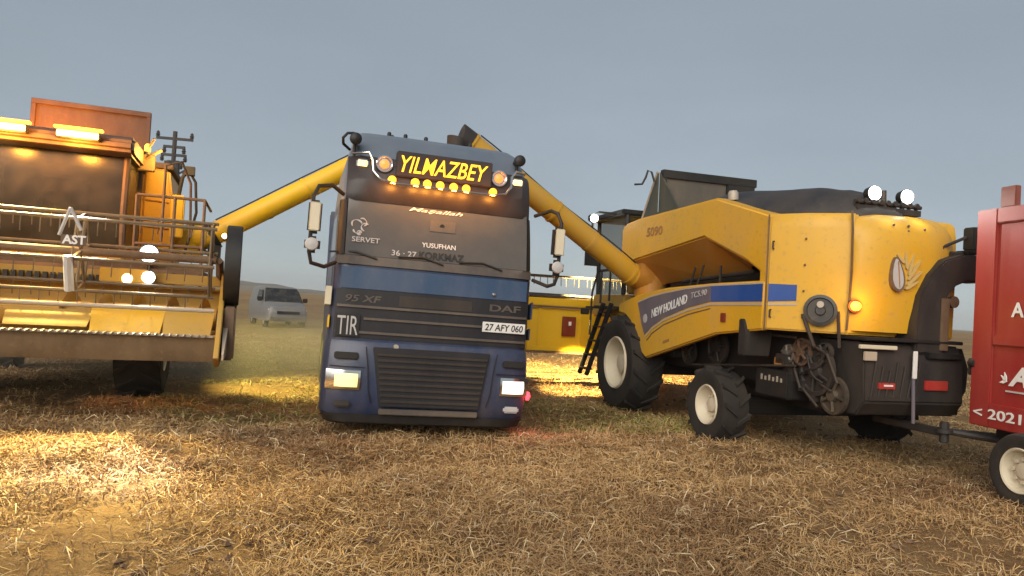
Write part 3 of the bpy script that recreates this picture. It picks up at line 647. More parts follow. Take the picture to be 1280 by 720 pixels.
        bot = [(2.04, 1.30), (1.8, 1.45), (1.43, 1.597), (.71, 1.772), (.105, 1.868), (-1.07, 1.888)]; b.prism(bot + [(x, z - .03) for x, z in bot[::-1]], 'y', y2, y3); b.obj('stripe_edge', 'decal_line', p)
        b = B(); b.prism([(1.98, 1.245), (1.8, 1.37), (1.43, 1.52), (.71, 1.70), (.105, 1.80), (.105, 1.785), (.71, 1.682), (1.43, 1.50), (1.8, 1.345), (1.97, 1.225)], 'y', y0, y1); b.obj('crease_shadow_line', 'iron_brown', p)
        if s > 0:
            rgt = Vector((-1.0, 0, .235)); upv = Vector((.235, 0, 1))
            text('lettering', 'NEW HOLLAND', 'white', p, (1.83, 1.476, 1.60), rgt, upv, 1.14, .135, .02, .25, .005)
            text('lettering', 'TC5.90', 'pale', p, (.62, 1.476, 1.925), Vector((-1, 0, .13)), Vector((.13, 0, 1)), .42, .085, .01, .2, .005)
            b = B(); b.lathe([(.075, 0), (.07, .004), (.001, .004)], (2.06, 1.476, 1.585), (0, 1, 0), 16); b.obj('emblem', 'pale', p)
            b = B(); b.box(-.30, -.18, 1.472, 1.488, 1.62, 1.74); b.obj('reflector', 'orange_refl', p, bev=.006)
            b = B(); b.prism([(1.42, 1.22), (1.22, 1.27), (1.22, 1.31), (1.42, 1.26)], 'y', 1.4705, 1.475); b.obj('warning_label', 'brown_mark', p)
    text('lettering', '5090', 'brown_mark', T, (2.22, 1.452, 2.93), (-1, 0, 0), (0, 0, 1), .56, .15, .02, .1, .006)
    # stripe end on the chamfered hood
    ch = Vector((-1.45 + 1.12, 1.22 - 1.446, 0)).normalized(); nrm = Vector((ch.y, -ch.x, 0)); nrm = nrm if nrm.y > 0 else -nrm
    def chp(t, z, o=.008): p = Vector((-1.12, 1.446, 0)) + ch * t + nrm * o; return (p.x, p.y, z)
    b = B(); b.loft([[chp(.02, 1.91), chp(.36, 1.93), chp(.36, 2.12), chp(.02, 2.125)], [chp(.02, 1.91, -.01), chp(.36, 1.93, -.01), chp(.36, 2.12, -.01), chp(.02, 2.125, -.01)]]); b.obj('stripe', 'decal_blue', T)
    b = B(); b.loft([[chp(.02, 1.86), chp(.37, 1.875), chp(.37, 1.90), chp(.02, 1.89)], [chp(.02, 1.86, -.01), chp(.37, 1.875, -.01), chp(.37, 1.90, -.01), chp(.02, 1.89, -.01)]]); b.obj('stripe_edge', 'decal_line', T)
    b = B()
    for (x, y, z) in ((-1.99, .40, 2.86), (-2.0, .20, 2.86), (-2.0, .20, 2.80), (-1.98, -.05, 2.84)): b.lathe([(.018, 0), (.014, .012), (.001, .014)], (x + .03, y, z), (-1, 0, .2), 8)
    for z in (1.74, 2.05, 2.36, 2.67): b.lathe([(.014, 0), (.01, .01), (.001, .012)], chp(.44, z, .012), nrm, 8)
    b.obj('hood_bolts', 'iron_brown', T)
    for z in (1.72, 2.55):
        b = B(); c0_ = Vector(chp(.06, z, .004)); b.tube([c0_, c0_ + nrm * .03, c0_ + nrm * .03 + Vector((0, 0, .09)), c0_ + Vector((0, 0, .09))], .010, 6); b.obj('hood_latch', 'iron', T)
    # side pulley and belt on the chamfer
    pc = Vector((-1.60, 1.045, 1.83)); n2 = Vector((-.75, .66, 0)).normalized()
    b = B(); b.lathe([(.185, 0), (.185, .05), (.15, .055), (.14, .03), (.06, .03), (.05, .07), (.001, .07)], pc + n2 * .02, n2, 28); pl = b.obj('pulley', 'pulley', T)
    tv = Vector((-n2.y, n2.x, 0))
    b = B(); b.tube([pc + n2 * .05 + tv * .19, pc + n2 * .05 + tv * .22 + Vector((0, 0, -.42))], .02, 6); b.tube([pc + n2 * .05 - tv * .19 + Vector((0, 0, -.05)), pc + n2 * .05 - tv * .05 + Vector((0, 0, -.42))], .022, 6)
    b.obj('belt', 'belt', pl)
    b = B(); b.lathe([(.04, 0), (.04, .03), (.001, .03)], pc + n2 * .08 + Vector((0, 0, .07)), n2, 10); b.obj('belt_hub', 'rail', pl)
    # rear amber flasher
    fc = Vector((-1.86, .80, 1.9)); fn = Vector((-.95, .35, 0)).normalized()
    b = B(); b.lathe([(.075, 0), (.075, .04), (.001, .04)], fc - fn * .01, fn, 20); h = b.obj('tail_lamp', 'refl_red', T)
    b = B(); b.lathe([(.058, 0), (.052, .05), (.001, .07)], fc + fn * .025, fn, 16); b.obj('lens', 'e_flash', h); point('amber_light', h, fc + fn * .16, 2.2, (1, .5, .06), .05)
    # round leaf emblem on the rear hood
    ec = Vector((-1.985, .31, 2.31)); ex, ey, ez = Vector((-.10, -.99, 0)).normalized(), Vector((-1, .10, 0)).normalized(), Vector((0, 0, 1))
    def onrear(u, v, o=0): p = ec + ex * u + ez * v; return Vector((p.x - o, p.y, p.z))
    def petal(c, l, w, ang, name, mat, o, par):
        b = B(); ca, sa = math.cos(ang), math.sin(ang); pts = []
        for k in range(20):
            a = 2 * PI * k / 20; u = l * math.cos(a); v = w * math.sin(a) * (1 - .35 * math.cos(a)); pts.append((c[0] + u * ca - v * sa, c[1] + u * sa + v * ca))
        b.loft([[onrear(u, v, o) for u, v in pts], [onrear(u, v, o - .05) for u, v in pts]]); return b.obj(name, mat, par)
    em = petal((-.06, -.02), .20, .085, 1.72, 'emblem', 'iron_brown', .050, T)
    petal((-.062, -.015), .175, .062, 1.72, 'leaf', 'pale', .056, em)
    b = B(); b.loft([[onrear(u, v, .060) for u, v in ((-.075, .13), (-.04, -.17), (-.03, -.17), (-.06, .13))], [onrear(u, v, .054) for u, v in ((-.075, .13), (-.04, -.17), (-.03, -.17), (-.06, .13))]]); b.obj('leaf_vein', 'brown_mark', em)
    for k, (u0, v0, a, l) in enumerate(((-.02, .16, 2.75, .07), (.05, .14, 2.1, .10), (.12, .10, 1.7, .13), (.16, .04, 1.35, .14), (.17, -.05, 1.1, .13), (.14, -.13, .9, .10))): petal((u0, v0), l, .018, a - .35, 'leaf_ray', 'leaf_tan', .045, em)
    # roof light bar
    b = B(); b.box(-1.72, -1.66, -.22, .70, 3.03, 3.10)
    for k in range(9): y = -.18 + k * .105; b.tube([(-1.69, y, 3.07), (-1.69, y + .03, 3.17)], .022, 6); b.lathe([(.035, 0), (.03, .02), (.001, .02)], (-1.72, y + .03, 3.15), (-1, 0, 0), 10)
    b.tube([(-1.69, -.24, 3.14), (-1.69, .72, 3.14)], .025, 8); b.tube([(-1.69, .30, 3.1), (-1.69, .31, 3.30)], .03, 6)
    lb = b.obj('light_bar', 'iron', T)
    for y in (.47, .00):
        b = B(); b.cyl((-1.62, y, 3.25), (-1.72, y, 3.25), .075, .095, n=20); b.cyl((-1.66, y, 3.08), (-1.66, y, 3.2), .02, n=8); h = b.obj('work_light', 'black', T)
        b = B(); b.lathe([(.085, 0), (.075, .03), (.001, .045)], (-1.715, y, 3.25), (-1, 0, -.05), 20); b.obj('lens', 'e_work', h)
        spot('work_beam', h, (-1.8, y, 3.25), (-6, y - .3, .2), 30, (1, .98, .9), 90, .9)
    # black bent duct that blows straw to the trailer
    def duct(path, w, d, name, mat, par):
        b = B(); rings = []
        for i, p in enumerate(path):
            p = Vector(p); t = (Vector(path[min(i + 1, len(path) - 1)]) - Vector(path[max(0, i - 1)])).normalized()
            a = Vector((1, 0, 0)); a = (a - t * a.dot(t)).normalized(); c = t.cross(a)
            rings.append([p + a * (sa * d[i]) + c * (sc * w[i]) for sa, sc in ((-1, -1), (1, -1), (1, 1), (-1, 1))])
        b.loft(rings); return b.obj(name, mat, par, bev=.02)
    dp = [(-1.90, -.06, 1.40), (-1.90, -.06, 1.75), (-1.90, -.09, 2.02), (-1.91, -.19, 2.22), (-1.93, -.33, 2.36), (-1.95, -.52, 2.42), (-1.97, -.72, 2.42), (-1.98, -.84, 2.41)]
    du = duct(dp, [.20, .19, .18, .175, .17, .16, .155, .15], [.20, .2, .19, .18, .18, .17, .16, .16], 'blower_duct', 'iron', T)
    b = B(); b.box(-2.115, -2.10, -.30, -.19, 1.45, 2.05); b.obj('duct_patch', 'iron_brown', du)
    b = B(); b.box(-2.08, -1.86, -.86, -.60, 2.60, 2.64); b.box(-2.06, -1.9, -.84, -.67, 2.645, 2.92); b.obj('duct_flap', 'black', du, bev=.015)
    b = B(); b.tube([(-1.95, -.28, 2.50), (-1.95, -.33, 2.66), (-1.96, -.66, 2.80)], .02, 6); b.tube([(-1.95, -.45, 2.585), (-1.95, -.68, 2.60)], .035, 6); b.obj('flap_lever', 'iron', du)
    b = B(); b.lathe([(.05, 0), (.045, .03), (.001, .03)], (-2.15, -.84, 2.56), (-1, 0, 0), 12); b.obj('duct_lamp', 'white', du)
    b = B(); b.tube([(-1.9, -.40, 1.45), (-1.9, -.44, 2.26)], .035, 8); b.lathe([(.07, 0), (.07, .05), (.001, .06)], (-1.98, -.46, 2.02), (-1, 0, 0), 14); b.obj('duct_strut', 'iron_brown', du)
    # straw chopper housing at the tail
    b = B(); b.prism([(-1.3, 1.50), (-2.02, 1.50), (-2.10, 1.30), (-2.12, .84), (-2.0, .68), (-1.3, .66)], 'y', -.56, .84); cp = b.obj('straw_chopper', 'iron', T, bev=.02)
    b = B(); b.box(-2.12, -1.4, -.52, .86, 1.52, 1.56); b.box(-2.14, -2.06, -.50, -.02, 1.35, 1.42); b.obj('chopper_shelf', 'black', cp, bev=.008)
    b = B(); b.box(-2.13, -2.09, .42, .92, 1.43, 1.475); b.obj('chopper_strip', 'cream', cp, bev=.006)
    b = B(); b.box(-2.14, -2.10, .70, .86, 1.30, 1.40); b.obj('chopper_tag', 'decal_line', cp, bev=.006)
    b = B(); b.box(-2.145, -2.11, .44, .66, .99, 1.06); b.obj('reflector', 'refl_red', cp, bev=.006)
    b = B(); b.box(-2.145, -2.11, -.30, .02, .99, 1.10); b.obj('reflector', 'refl_red', cp, bev=.006)
    b = B(); b.box(-2.152, -2.144, .48, .60, 1.02, 1.04); b.obj('reflector_label', 'white', cp)
    b = B(); b.tube([(-2.16, .19, .62), (-2.16, .22, 1.20)], .02, 8); pm = b.obj('marker_pole', 'decal_grey', cp)
    b = B(); b.box(-2.19, -2.165, .19, .245, 1.12, 1.43); b.obj('marker_band', 'white', pm, bev=.006)
    b = B(); b.prism([(-.56, .85), (-.66, .98), (-.68, 1.25), (-.58, 1.48), (-.55, .7)], 'x', -2.05, -1.5); b.obj('chopper_cheek', 'black', cp, bev=.01)
    b = B(); b.box(-2.14, -2.12, .1, .78, .86, .90)
    for k in range(7): b.tube([(-2.125, .75 - k * .1, .9), (-2.135, .70 - k * .1, 1.3 - .05 * (k % 3))], .012, 6)
    b.obj('chopper_rods', 'iron', cp)
    # drive side: boxes, pulleys, belts, shafts
    b = B(); b.box(-1.35, 2.6, -.95, .95, .85, 1.62); b.box(-.12, .12, -1.1, 1.1, .38, .60); b.box(2.75, 3.05, -1.0, 1.0, .62, .98); b.box(-1.3, .5, -.7, .7, .60, .86); b.box(1.6, 2.7, -1.2, 1.2, 1.0, 1.5)
    b.obj('chassis', 'black', T, bev=.02)
    b = B(); b.box(-1.15, -.50, .70, 1.12, .72, 1.06); b.obj('battery_box', 'black', T, bev=.02)
    b = B()
    for k in range(6): b.box(-1.06 + k * .08, -1.03 + k * .08, 1.122, 1.13, .92, .97 + .02 * (k % 2))
    b.obj('box_label', 'rail', T)
    for (x, y, z, r, mat) in ((-1.5, .98, 1.12, .30, 'iron'), (-1.75, .93, .86, .22, 'pulley'), (-1.25, 1.0, 1.32, .17, 'iron_brown'), (.55, 1.05, 1.25, .26, 'iron'), (1.35, 1.05, 1.12, .2, 'pulley'), (-1.0, 1.0, 1.28, .12, 'steel'), (-1.62, .97, 1.34, .12, 'iron')):
        b = B(); b.lathe([(r, 0), (r, .05), (r * .85, .055), (r * .8, .03), (r * .35, .03), (r * .3, .08), (.001, .08)], (x, y - .03, z), (0, 1, 0), 28)
        for k in range(5):
            a = 2 * PI * k / 5 + x; b.tube([(x, y + .03, z), (x + r * .85 * math.cos(a), y + .03, z + r * .85 * math.sin(a))], .018, 6)
        b.obj('drive_pulley', mat, T)
    b = B()
    def beltrun(c0, r0_, c1, r1_, y):
        (x0, z0), (x1, z1) = c0, c1; d = Vector((x1 - x0, 0, z1 - z0)).normalized(); n = Vector((-d.z, 0, d.x))
        for sg in (1, -1): b.tube([Vector((x0, y, z0)) + n * r0_ * sg, Vector((x1, y, z1)) + n * r1_ * sg], .016, 6)
    beltrun((-1.5, 1.12), .3, (-1.75, .86), .22, 1.02); beltrun((-1.25, 1.32), .17, (-1.5, 1.12), .3, 1.05); beltrun((.55, 1.25), .26, (1.35, 1.12), .2, 1.08); beltrun((-1.25, 1.32), .17, (.55, 1.25), .26, 1.09)
    b.obj('drive_belt', 'belt', T)
    b = B()
    for k in range(7):
        x0, z0 = -1.15 - .1 * k, 1.46 - .02 * k; x1, z1 = -1.9 + .12 * k, .82 + .05 * (k % 3)
        b.tube([(x0 + (x1 - x0) * t / 8, .95 + .03 * (k % 3) + .03 * math.sin(PI * t / 8), z0 + (z1 - z0) * t / 8 - .12 * math.sin(PI * t / 8 + .3 * k)) for t in range(9)], .013 + .004 * (k % 2), 6)
    for k in range(6): b.box(-1.5 + k * .17, -1.42 + k * .17, .9, 1.0 + .03 * k % .08, .75 + .1 * (k % 3), .85 + .13 * (k % 4))
    b.box(-1.05, -.85, 1.0, 1.08, 1.15, 1.27)
    b.obj('hydraulic_lines', 'iron', T)
    b = B(); b.box(-.98, -.82, 1.04, 1.08, 1.12, 1.22); b.obj('plough_tag', 'hopper', T, bev=.006)
    b = B(); b.prism([(-.64, 1.22), (-.78, 1.22), (-.82, 1.50), (-.74, 1.68), (-.64, 1.68)], 'y', 1.12, 1.50); b.obj('support_bracket', 'iron', T, bev=.012)
    b = B(); b.box(-2.4, -1.4, -.06, .06, .52, .60); b.cyl((-2.4, 0, .45), (-2.4, 0, .68), .05, n=12); b.obj('tow_hitch', 'iron', T, bev=.01)
    # mechanics in the gap under the tank
    b = B(); b.box(-.6, 2.2, -.98, .98, 1.63, 2.4); b.obj('engine_bay', 'black', T)
    b = B(); b.tube([(1.0, 1.30, 2.10), (.85, 1.30, 2.40)], .015, 6); b.tube([(.8, 1.3, 2.10), (.62, 1.30, 2.42)], .015, 6); b.tube([(.2, 1.28, 2.12), (.2, 1.28, 2.4)], .02, 6); b.tube([(1.4, 1.2, 2.2), (-.5, 1.2, 2.3)], .03, 8); b.obj('control_rods', 'iron', T)
    # unloading auger with turret
    b = B(); b.cyl((2.66, 1.12, 1.95), (2.66, 1.12, 2.30), .27, n=24); b.tube([(2.66, 1.12, 2.2), (2.66, 1.22, 2.3), (2.65, 1.42, 2.36)], [.26, .27, .25], 20); b.obj('auger_turret', 'hopper', T)
    auger_tube(T, (2.64, 1.42, 2.27), (2.42, 4.55, 4.22), .185, 'auger_shaded_dusty')
    # cab
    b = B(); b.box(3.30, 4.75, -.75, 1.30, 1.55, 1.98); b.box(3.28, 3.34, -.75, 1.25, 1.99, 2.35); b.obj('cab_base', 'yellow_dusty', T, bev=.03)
    b = B(); b.prism([(3.34, 3.42), (4.95, 3.42), (5.0, 3.46), (4.9, 3.52), (3.34, 3.53)], 'y', -.85, 1.40); rf = b.obj('cab_roof', 'black', T, bev=.03)
    for x, y in ((3.40, 1.27), (4.70, 1.22), (4.70, -.70), (3.40, -.72)): b = B(); b.tube([(x, y, 1.98), (x + (.12 if x > 4 else 0), y, 3.44)], .045, 8); b.obj('cab_pillar', 'black', T)
    b = B(); b.tube([(3.4, 1.27, 2.45), (4.75, 1.23, 2.45)], .025, 6); b.obj('grab_rail', 'black', T)
    b = B(); b.box(3.44, 4.66, 1.235, 1.25, 1.99, 3.42); b.obj('window', 'clear_glass', T); b = B(); b.box(4.74, 4.755, -.66, 1.19, 1.99, 3.42); b.obj('windscreen', 'clear_glass', T)
    b = B(); b.box(3.55, 4.0, -.1, .5, 2.0, 2.5); b.box(3.5, 3.6, -.1, .5, 2.4, 3.0); b.obj('driver_seat', 'black', T, bev=.05)
    b = B(); b.tube([(3.6, 1.36, 3.46), (3.9, 1.62, 3.50), (4.1, 1.66, 3.46), (4.12, 1.66, 2.6)], .022, 8); b.box(4.06, 4.12, 1.5, 1.78, 2.5, 2.9); b.obj('mirror_arm', 'black', T, bev=.01)
    b = B(); b.box(4.0, 4.12, 1.58, 1.76, 3.33, 3.46); h = b.obj('work_light', 'black', T, bev=.02)
    b = B(); b.lathe([(.075, 0), (.06, .03), (.001, .04)], (3.99, 1.68, 3.39), (-1, .2, 0), 16); b.obj('lens', 'e_work', h)
    spot('work_beam', h, (5.06, 1.2, 3.45), (8.4, -.5, 0), 7000, (1, .78, .30), 62, .6)
    b = B(); b.box(3.92, 4.02, 1.70, 1.84, 1.58, 1.70); b.tube([(3.95, 1.45, 1.72), (3.95, 1.77, 1.72)], .025, 6); h = b.obj('work_light', 'black', T, bev=.02)
    b = B(); b.box(4.022, 4.03, 1.72, 1.82, 1.60, 1.68); b.obj('lens', 'e_fog', h)
    spot('work_beam', h, (4.06, 1.77, 1.64), (5.2, 1.3, 0), 900, (1, .78, .30), 50, .5)
    # ladder and platform
    b = B(); L0, L1 = Vector((3.55, 1.50, 1.80)), Vector((4.25, 1.62, .45))
    for o in (-.16, .20): b.tube([L0 + Vector((o, 0, 0)), L1 + Vector((o, 0, 0))], .045, 8)
    for k in range(5):
        p = L0.lerp(L1, (k + .6) / 5.0); b.box(p.x - .16, p.x + .20, p.y - .09, p.y + .06, p.z - .012, p.z + .012)
    b.tube([(3.5, 1.5, 1.85), (3.5, 1.5, 2.7), (3.9, 1.5, 2.75), (4.2, 1.55, 2.0), (4.1, 1.6, 1.2)], .02, 8); b.tube([(3.9, 1.5, 1.8), (3.9, 1.5, 2.4)], .02, 8)
    b.box(3.35, 4.2, 1.0, 1.5, 1.70, 1.76); b.obj('access_ladder', 'black', T)
    # header seen from behind
    hx = 5.35
    b = B(); b.box(hx, hx + .06, -2.45, 2.45, .86, 1.66); b.box(hx - .04, hx + .12, -2.46, 2.46, 1.70, 1.86); b.box(hx - .03, hx + .10, -2.45, 2.45, .78, .88)
    for y in (-2.44, -1.3, 1.3, 2.2, 2.42): b.box(hx - .03, hx + .0, y - .03, y + .03, .86, 1.70)
    b.prism([(hx + .06, .80), (hx + .06, 1.4), (hx + .6, 1.3), (hx + 1.15, .95), (hx + 1.15, .76)], 'y', 2.42, 2.47); b.prism([(hx + .06, .80), (hx + .06, 1.4), (hx + .6, 1.3), (hx + 1.15, .95), (hx + 1.15, .76)], 'y', -2.47, -2.42); b.box(hx + .06, hx + 1.15, -2.42, 2.42, .76, .80)
    hd = b.obj('header', 'auger_yellow', T, bev=.012)
    b = B(); b.box(hx - .05, hx - .035, -2.45, 2.45, 1.665, 1.70); b.box(hx - .06, hx - .035, -2.46, 2.46, .74, .79); b.obj('header_edge', 'iron_brown', hd)
    b = B(); b.box(hx - .05, hx - .035, 1.42, 1.72, 1.10, 1.50); b.obj('reflector', 'orange_refl', hd, bev=.01)
    b = B(); b.box(hx - .054, hx - .05, 1.52, 1.58, 1.32, 1.40); b.obj('reflector_label', 'white', hd)
    b = B(); b.tube([(hx + .75, -2.35, 1.9), (hx + .75, 2.35, 1.9)], .07, 10)
    for k in range(6):
        a = k * PI / 3; y, z = hx + .75 + .5 * math.cos(a), 1.9 + .5 * math.sin(a); b.tube([(y, -2.35, z), (y, 2.35, z)], .02, 6)
        for j in range(16): yy = -2.3 + j * .3; b.tube([(y, yy, z), (y - .02, yy, z - .2)], .008, 4)
        for yy in (-2.3, 0, 2.3): b.tube([(hx + .75, yy, 1.9), (y, yy, z)], .015, 6)
    b.obj('reel', 'iron', hd)
    b = B(); b.box(3.3, 5.3, -.6, .6, .95, 1.5); b.obj('feeder_house', 'yellow_dusty', T, bev=.02)
combine_right()

# ------------------------------------------------------------------ left combine (x to the right of the picture, y back, z up)
def combine_left():
    th = R(20); X = Vector((math.cos(th), math.sin(th), 0)); Y = Vector((-math.sin(th), math.cos(th), 0))
    T = thing('combine_harvester', 'yellow combine harvester facing the camera with glowing amber cab lamps and raised reel header', 'combine', X, Y, (0, 0, 1), (-6.8, 10.8, 0), 'combine harvesters unloading into the truck')
    for s in (1, -1):
        wheel(T, (s * 1.35, 0, .79), .80, .66, (1, 0, 0), s, 16, .55); wheel(T, (s * 1.2, 3.2, .49), .50, .40, (1, 0, 0), s, 12, .54)
    # header
    b = B(); b.box(-2.42, 2.42, -1.62, -1.56, 1.30, 1.64); b.tube([(-2.42, -1.62, 1.76), (2.42, -1.62, 1.76)], .10, 4, roll=PI / 4); b.box(-2.42, 2.42, -1.66, -1.60, 1.36, 1.42)
    b.box(-2.42, 2.42, -1.75, -1.62, 1.63, 1.665)
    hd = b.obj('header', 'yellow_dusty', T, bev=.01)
    b = B()
    for k in range(40): x = -2.3 + k * .085; b.box(x, x + .05, -1.765, -1.71, 1.68, 1.76)
    b.obj('header_slots', 'iron', hd)
    b = B(); rings = [(-1.6, 1.12), (-1.95, .98), (-2.3, .97), (-2.75, 1.10), (-2.80, 1.06), (-2.72, .78), (-1.9, .74), (-1.6, .80)]
    b.prism([(y, z) for y, z in rings], 'x', -2.42, 2.42); b.obj('header_table', 'yellow_dusty', hd)
    b = B(); b.prism([(-2.815, 1.07), (-2.81, .92), (-2.74, .77), (-2.70, .77), (-2.77, 1.07)], 'x', -2.43, 2.43); b.obj('header_skid', 'skid', hd, bev=.004)
    b = B(); b.tube([(-2.4, -2.05, 1.27), (2.4, -2.05, 1.27)], .15, 20)
    for sgn, x0 in ((1, -2.35), (-1, 2.35)):
        n = 90
        for k in range(n):
            a0 = k / n * 2 * PI * 4.6; a1 = (k + 1) / n * 2 * PI * 4.6; xa = x0 + sgn * k / n * 1.75; xb = x0 + sgn * (k + 1) / n * 1.75
            p = [(x, -2.05 + r * math.cos(a), 1.27 + r * math.sin(a)) for x, a, r in ((xa, a0, .14), (xa, a0, .27), (xb, a1, .27), (xb, a1, .14))]
            b.poly(p)
    b.obj('intake_auger', 'yellow_dusty', hd)
    b = B(); b.box(-2.4, 2.4, -2.86, -2.78, 1.075, 1.10)
    for k in range(62):
        x = -2.36 + k * .0765; b.loft([[(x - .018, -2.84, 1.08), (x + .018, -2.84, 1.08), (x + .018, -2.84, 1.11), (x - .018, -2.84, 1.11)], [(x - .004, -2.97, 1.085), (x + .004, -2.97, 1.085), (x + .004, -2.97, 1.095), (x - .004, -2.97, 1.095)]])
    b.obj('cutter_bar', 'steel', hd)
    # deflector sheets seen in front of the table
    for x0, x1, z0, z1, mt in ((.18, 1.02, 1.14, 1.33, 'yellow_dusty'), (1.05, 1.80, 1.10, 1.36, 'yellow'), (1.83, 2.36, 1.08, 1.36, 'yellow_dusty')):
        b = B(); b.loft([[(x0, -2.70, z0), (x1, -2.70, z0), (x1 + .03, -2.45, z1), (x0 - .03, -2.45, z1)], [(x0, -2.685, z0), (x1, -2.685, z0), (x1 + .03, -2.435, z1), (x0 - .03, -2.435, z1)]]); b.obj('deflector_sheet', mt, hd, bev=.004)
    b = B(); b.tube([(-2.4, -2.42, 1.385), (2.38, -2.42, 1.385)], .028, 8); b.obj('header_rod', 'rail', hd)
    b = B(); b.box(.98, 1.55, -1.86, -1.78, 1.68, 1.86); b.obj('header_bracket', 'yellow', hd, bev=.01)
    for s in (-1, 1):
        b = B(); x0, x1 = sorted((s * 2.43, s * 2.49)); b.prism([(-1.5, .76), (-1.5, 1.86), (-1.9, 1.9), (-2.5, 1.5), (-2.95, 1.15), (-3.45, .88), (-3.0, .74)], 'x', x0, x1); es = b.obj('end_sheet', 'yellow_dusty', hd, bev=.01)
        b = B(); x0, x1 = sorted((s * 2.44, s * 2.56)); pts = [(-2.2 + .56 * math.cos(a), 1.98 + .52 * math.sin(a)) for a in [2 * PI * k / 28 for k in range(28)]]; b.prism(pts, 'x', *sorted((s * 2.47, s * 2.66))); b.obj('reel_shield', 'black', hd, bev=.01)
        b = B(); b.prism([(-1.7, .78), (-1.7, 1.5), (-2.55, 1.45), (-2.75, .80)], 'x', *sorted((s * 2.495, s * 2.64))); b.obj('divider', 'iron_brown', hd, bev=.02)
        b = B(); b.loft([[(s * 2.5, -2.6, 1.2), (s * 2.56, -2.6, 1.2), (s * 2.56, -2.6, .85), (s * 2.5, -2.6, .85)], [(s * 2.52, -3.4, .92), (s * 2.54, -3.4, .92), (s * 2.54, -3.4, .86), (s * 2.52, -3.4, .86)]]); b.obj('divider_point', 'rail', hd)
    # reel
    rc = (-2.25, 2.03); rr = .50
    b = B(); b.tube([(-2.34, rc[0], rc[1]), (2.36, rc[0], rc[1])], .05, 12); rl = b.obj('reel', 'iron_brown', hd)
    for k in range(6):
        a = R(72) + k * PI / 3; y, z = rc[0] + rr * math.cos(a), rc[1] + rr * math.sin(a)
        b = B(); b.tube([(-2.34, y, z), (2.36, y, z)], .022, 8)
        for j in range(24):
            x = -2.3 + j * .197; b.tube([(x, y, z), (x + .004, y - .02, z - .10), (x, y + .0, z - .19)], .0065, 4)
        b.obj('reel_bat', 'reel_tan', rl)
    for x in (-2.3, -.75, .83, 2.3):
        b = B()
        for k in range(6):
            a = R(72) + k * PI / 3; a2 = a + PI / 3; p = Vector((x, rc[0] + rr * math.cos(a), rc[1] + rr * math.sin(a))); q = Vector((x, rc[0] + rr * math.cos(a2), rc[1] + rr * math.sin(a2)))
            b.tube([(x, rc[0], rc[1]), p], .02, 6); b.tube([p, q], .014, 6)
        b.obj('reel_spider', 'reel_tan', rl)
    b = B(); b.box(.72, .99, rc[0] - .56, rc[0] - .545, 2.07, 2.19); tg = b.obj('reel_tag', 'iron_brown', rl)
    text('lettering', 'AST', 'white', tg, (.735, rc[0] - .563, 2.085), (1, 0, 0), (0, 0, 1), .24, .105, .03, 0, .004)
    b = B(); b.tube([(.80, -2.82, 2.50), (.70, -2.80, 2.18)], .02, 6); b.tube([(.80, -2.82, 2.50), (.92, -2.80, 2.25)], .02, 6); b.obj('reel_hanger', 'pale', rl); b = B(); b.tube([(.80, -2.8, 1.95), (.82, -2.7, 1.55)], .05, 8); b.obj('reel_damper', 'pale', rl)
    b = B()
    for s in (-1, 1): b.tube([(s * 2.40, -1.6, 1.8), (s * 2.40, rc[0], rc[1])], .05, 4)
    b.box(-2.3, 2.3, -1.72, -1.60, 1.88, 1.98); b.obj('reel_arm', 'iron_brown', hd)
    # feeder house
    b = B(); b.loft([[(-.65, -1.56, .85), (.65, -1.56, .85), (.65, -1.56, 1.55), (-.65, -1.56, 1.55)], [(-.6, .3, 1.1), (.6, .3, 1.1), (.6, .3, 1.8), (-.6, .3, 1.8)]]); b.obj('feeder_house', 'yellow_dusty', T, bev=.02)
    b = B(); b.box(-1.0, 1.0, -.15, .15, .65, .95); b.box(-.95, .95, .3, 3.4, .75, 1.7); b.box(-1.05, 1.05, 3.1, 3.3, .4, .58); b.obj('chassis', 'iron', T, bev=.02)
    # platform, railing, ladder on the right of the picture
    b = B(); b.box(-1.35, 2.15, -.75, 1.0, 1.80, 1.90); b.obj('platform', 'iron_brown', T, bev=.01)
    b = B()
    for x in (1.2, 1.7, 2.1): b.tube([(x, -.70, 1.9), (x, -.70, 2.95)], .022, 8)
    for z in (2.25, 2.6, 2.95): b.tube([(1.2, -.70, z), (2.1, -.70, z), (2.12, .9, z)], .022, 8)
    b.tube([(1.55, -.72, 2.3), (1.55, -.72, 3.4), (1.75, -.6, 3.5), (1.88, -.5, 3.2), (1.92, -.5, 2.4)], .02, 8)
    b.obj('railing', 'iron_brown', T)
    b = B()
    for x in (1.75, 2.1): b.tube([(x, -.78, 1.85), (x + .1, -1.0, .6)], .025, 8)
    for k in range(4): t = (k + .7) / 4; b.box(1.75 + .1 * t, 2.1 + .1 * t, -.78 - .22 * t - .08, -.78 - .22 * t + .04, 1.85 - 1.25 * t, 1.87 - 1.25 * t)
    b.obj('ladder', 'iron', T)
    # low front lamps on the platform
    for x, z, r_, mt in ((1.53, 2.07, .115, 'e_work'), (1.54, 1.765, .085, 'e_work'), (1.30, 1.735, .075, 'e_warm_work')):
        b = B(); b.box(x - .02, x + .02, -1.76, -1.70, 1.70, z); b.cyl((x, -1.72, z), (x, -1.84, z), r_ * .8, r_ * 1.12, n=20); h = b.obj('work_light', 'black', T)
        b = B(); b.lathe([(r_, 0), (r_ * .8, .03), (.001, .05)], (x, -1.835, z), (0, -1, 0), 20); b.obj('lens', mt, h)
    spot('work_beam', h, (1.5, -1.95, 2.07), (1.9, -7, .4), 60, (1, .92, .62), 110, .9)
    # cab
    b = B(); b.box(-.85, 1.05, -.62, .85, 1.905, 2.10); b.box(-.85, 1.05, .70, .85, 2.101, 3.45); b.obj('cab_base', 'yellow_dusty', T, bev=.02)
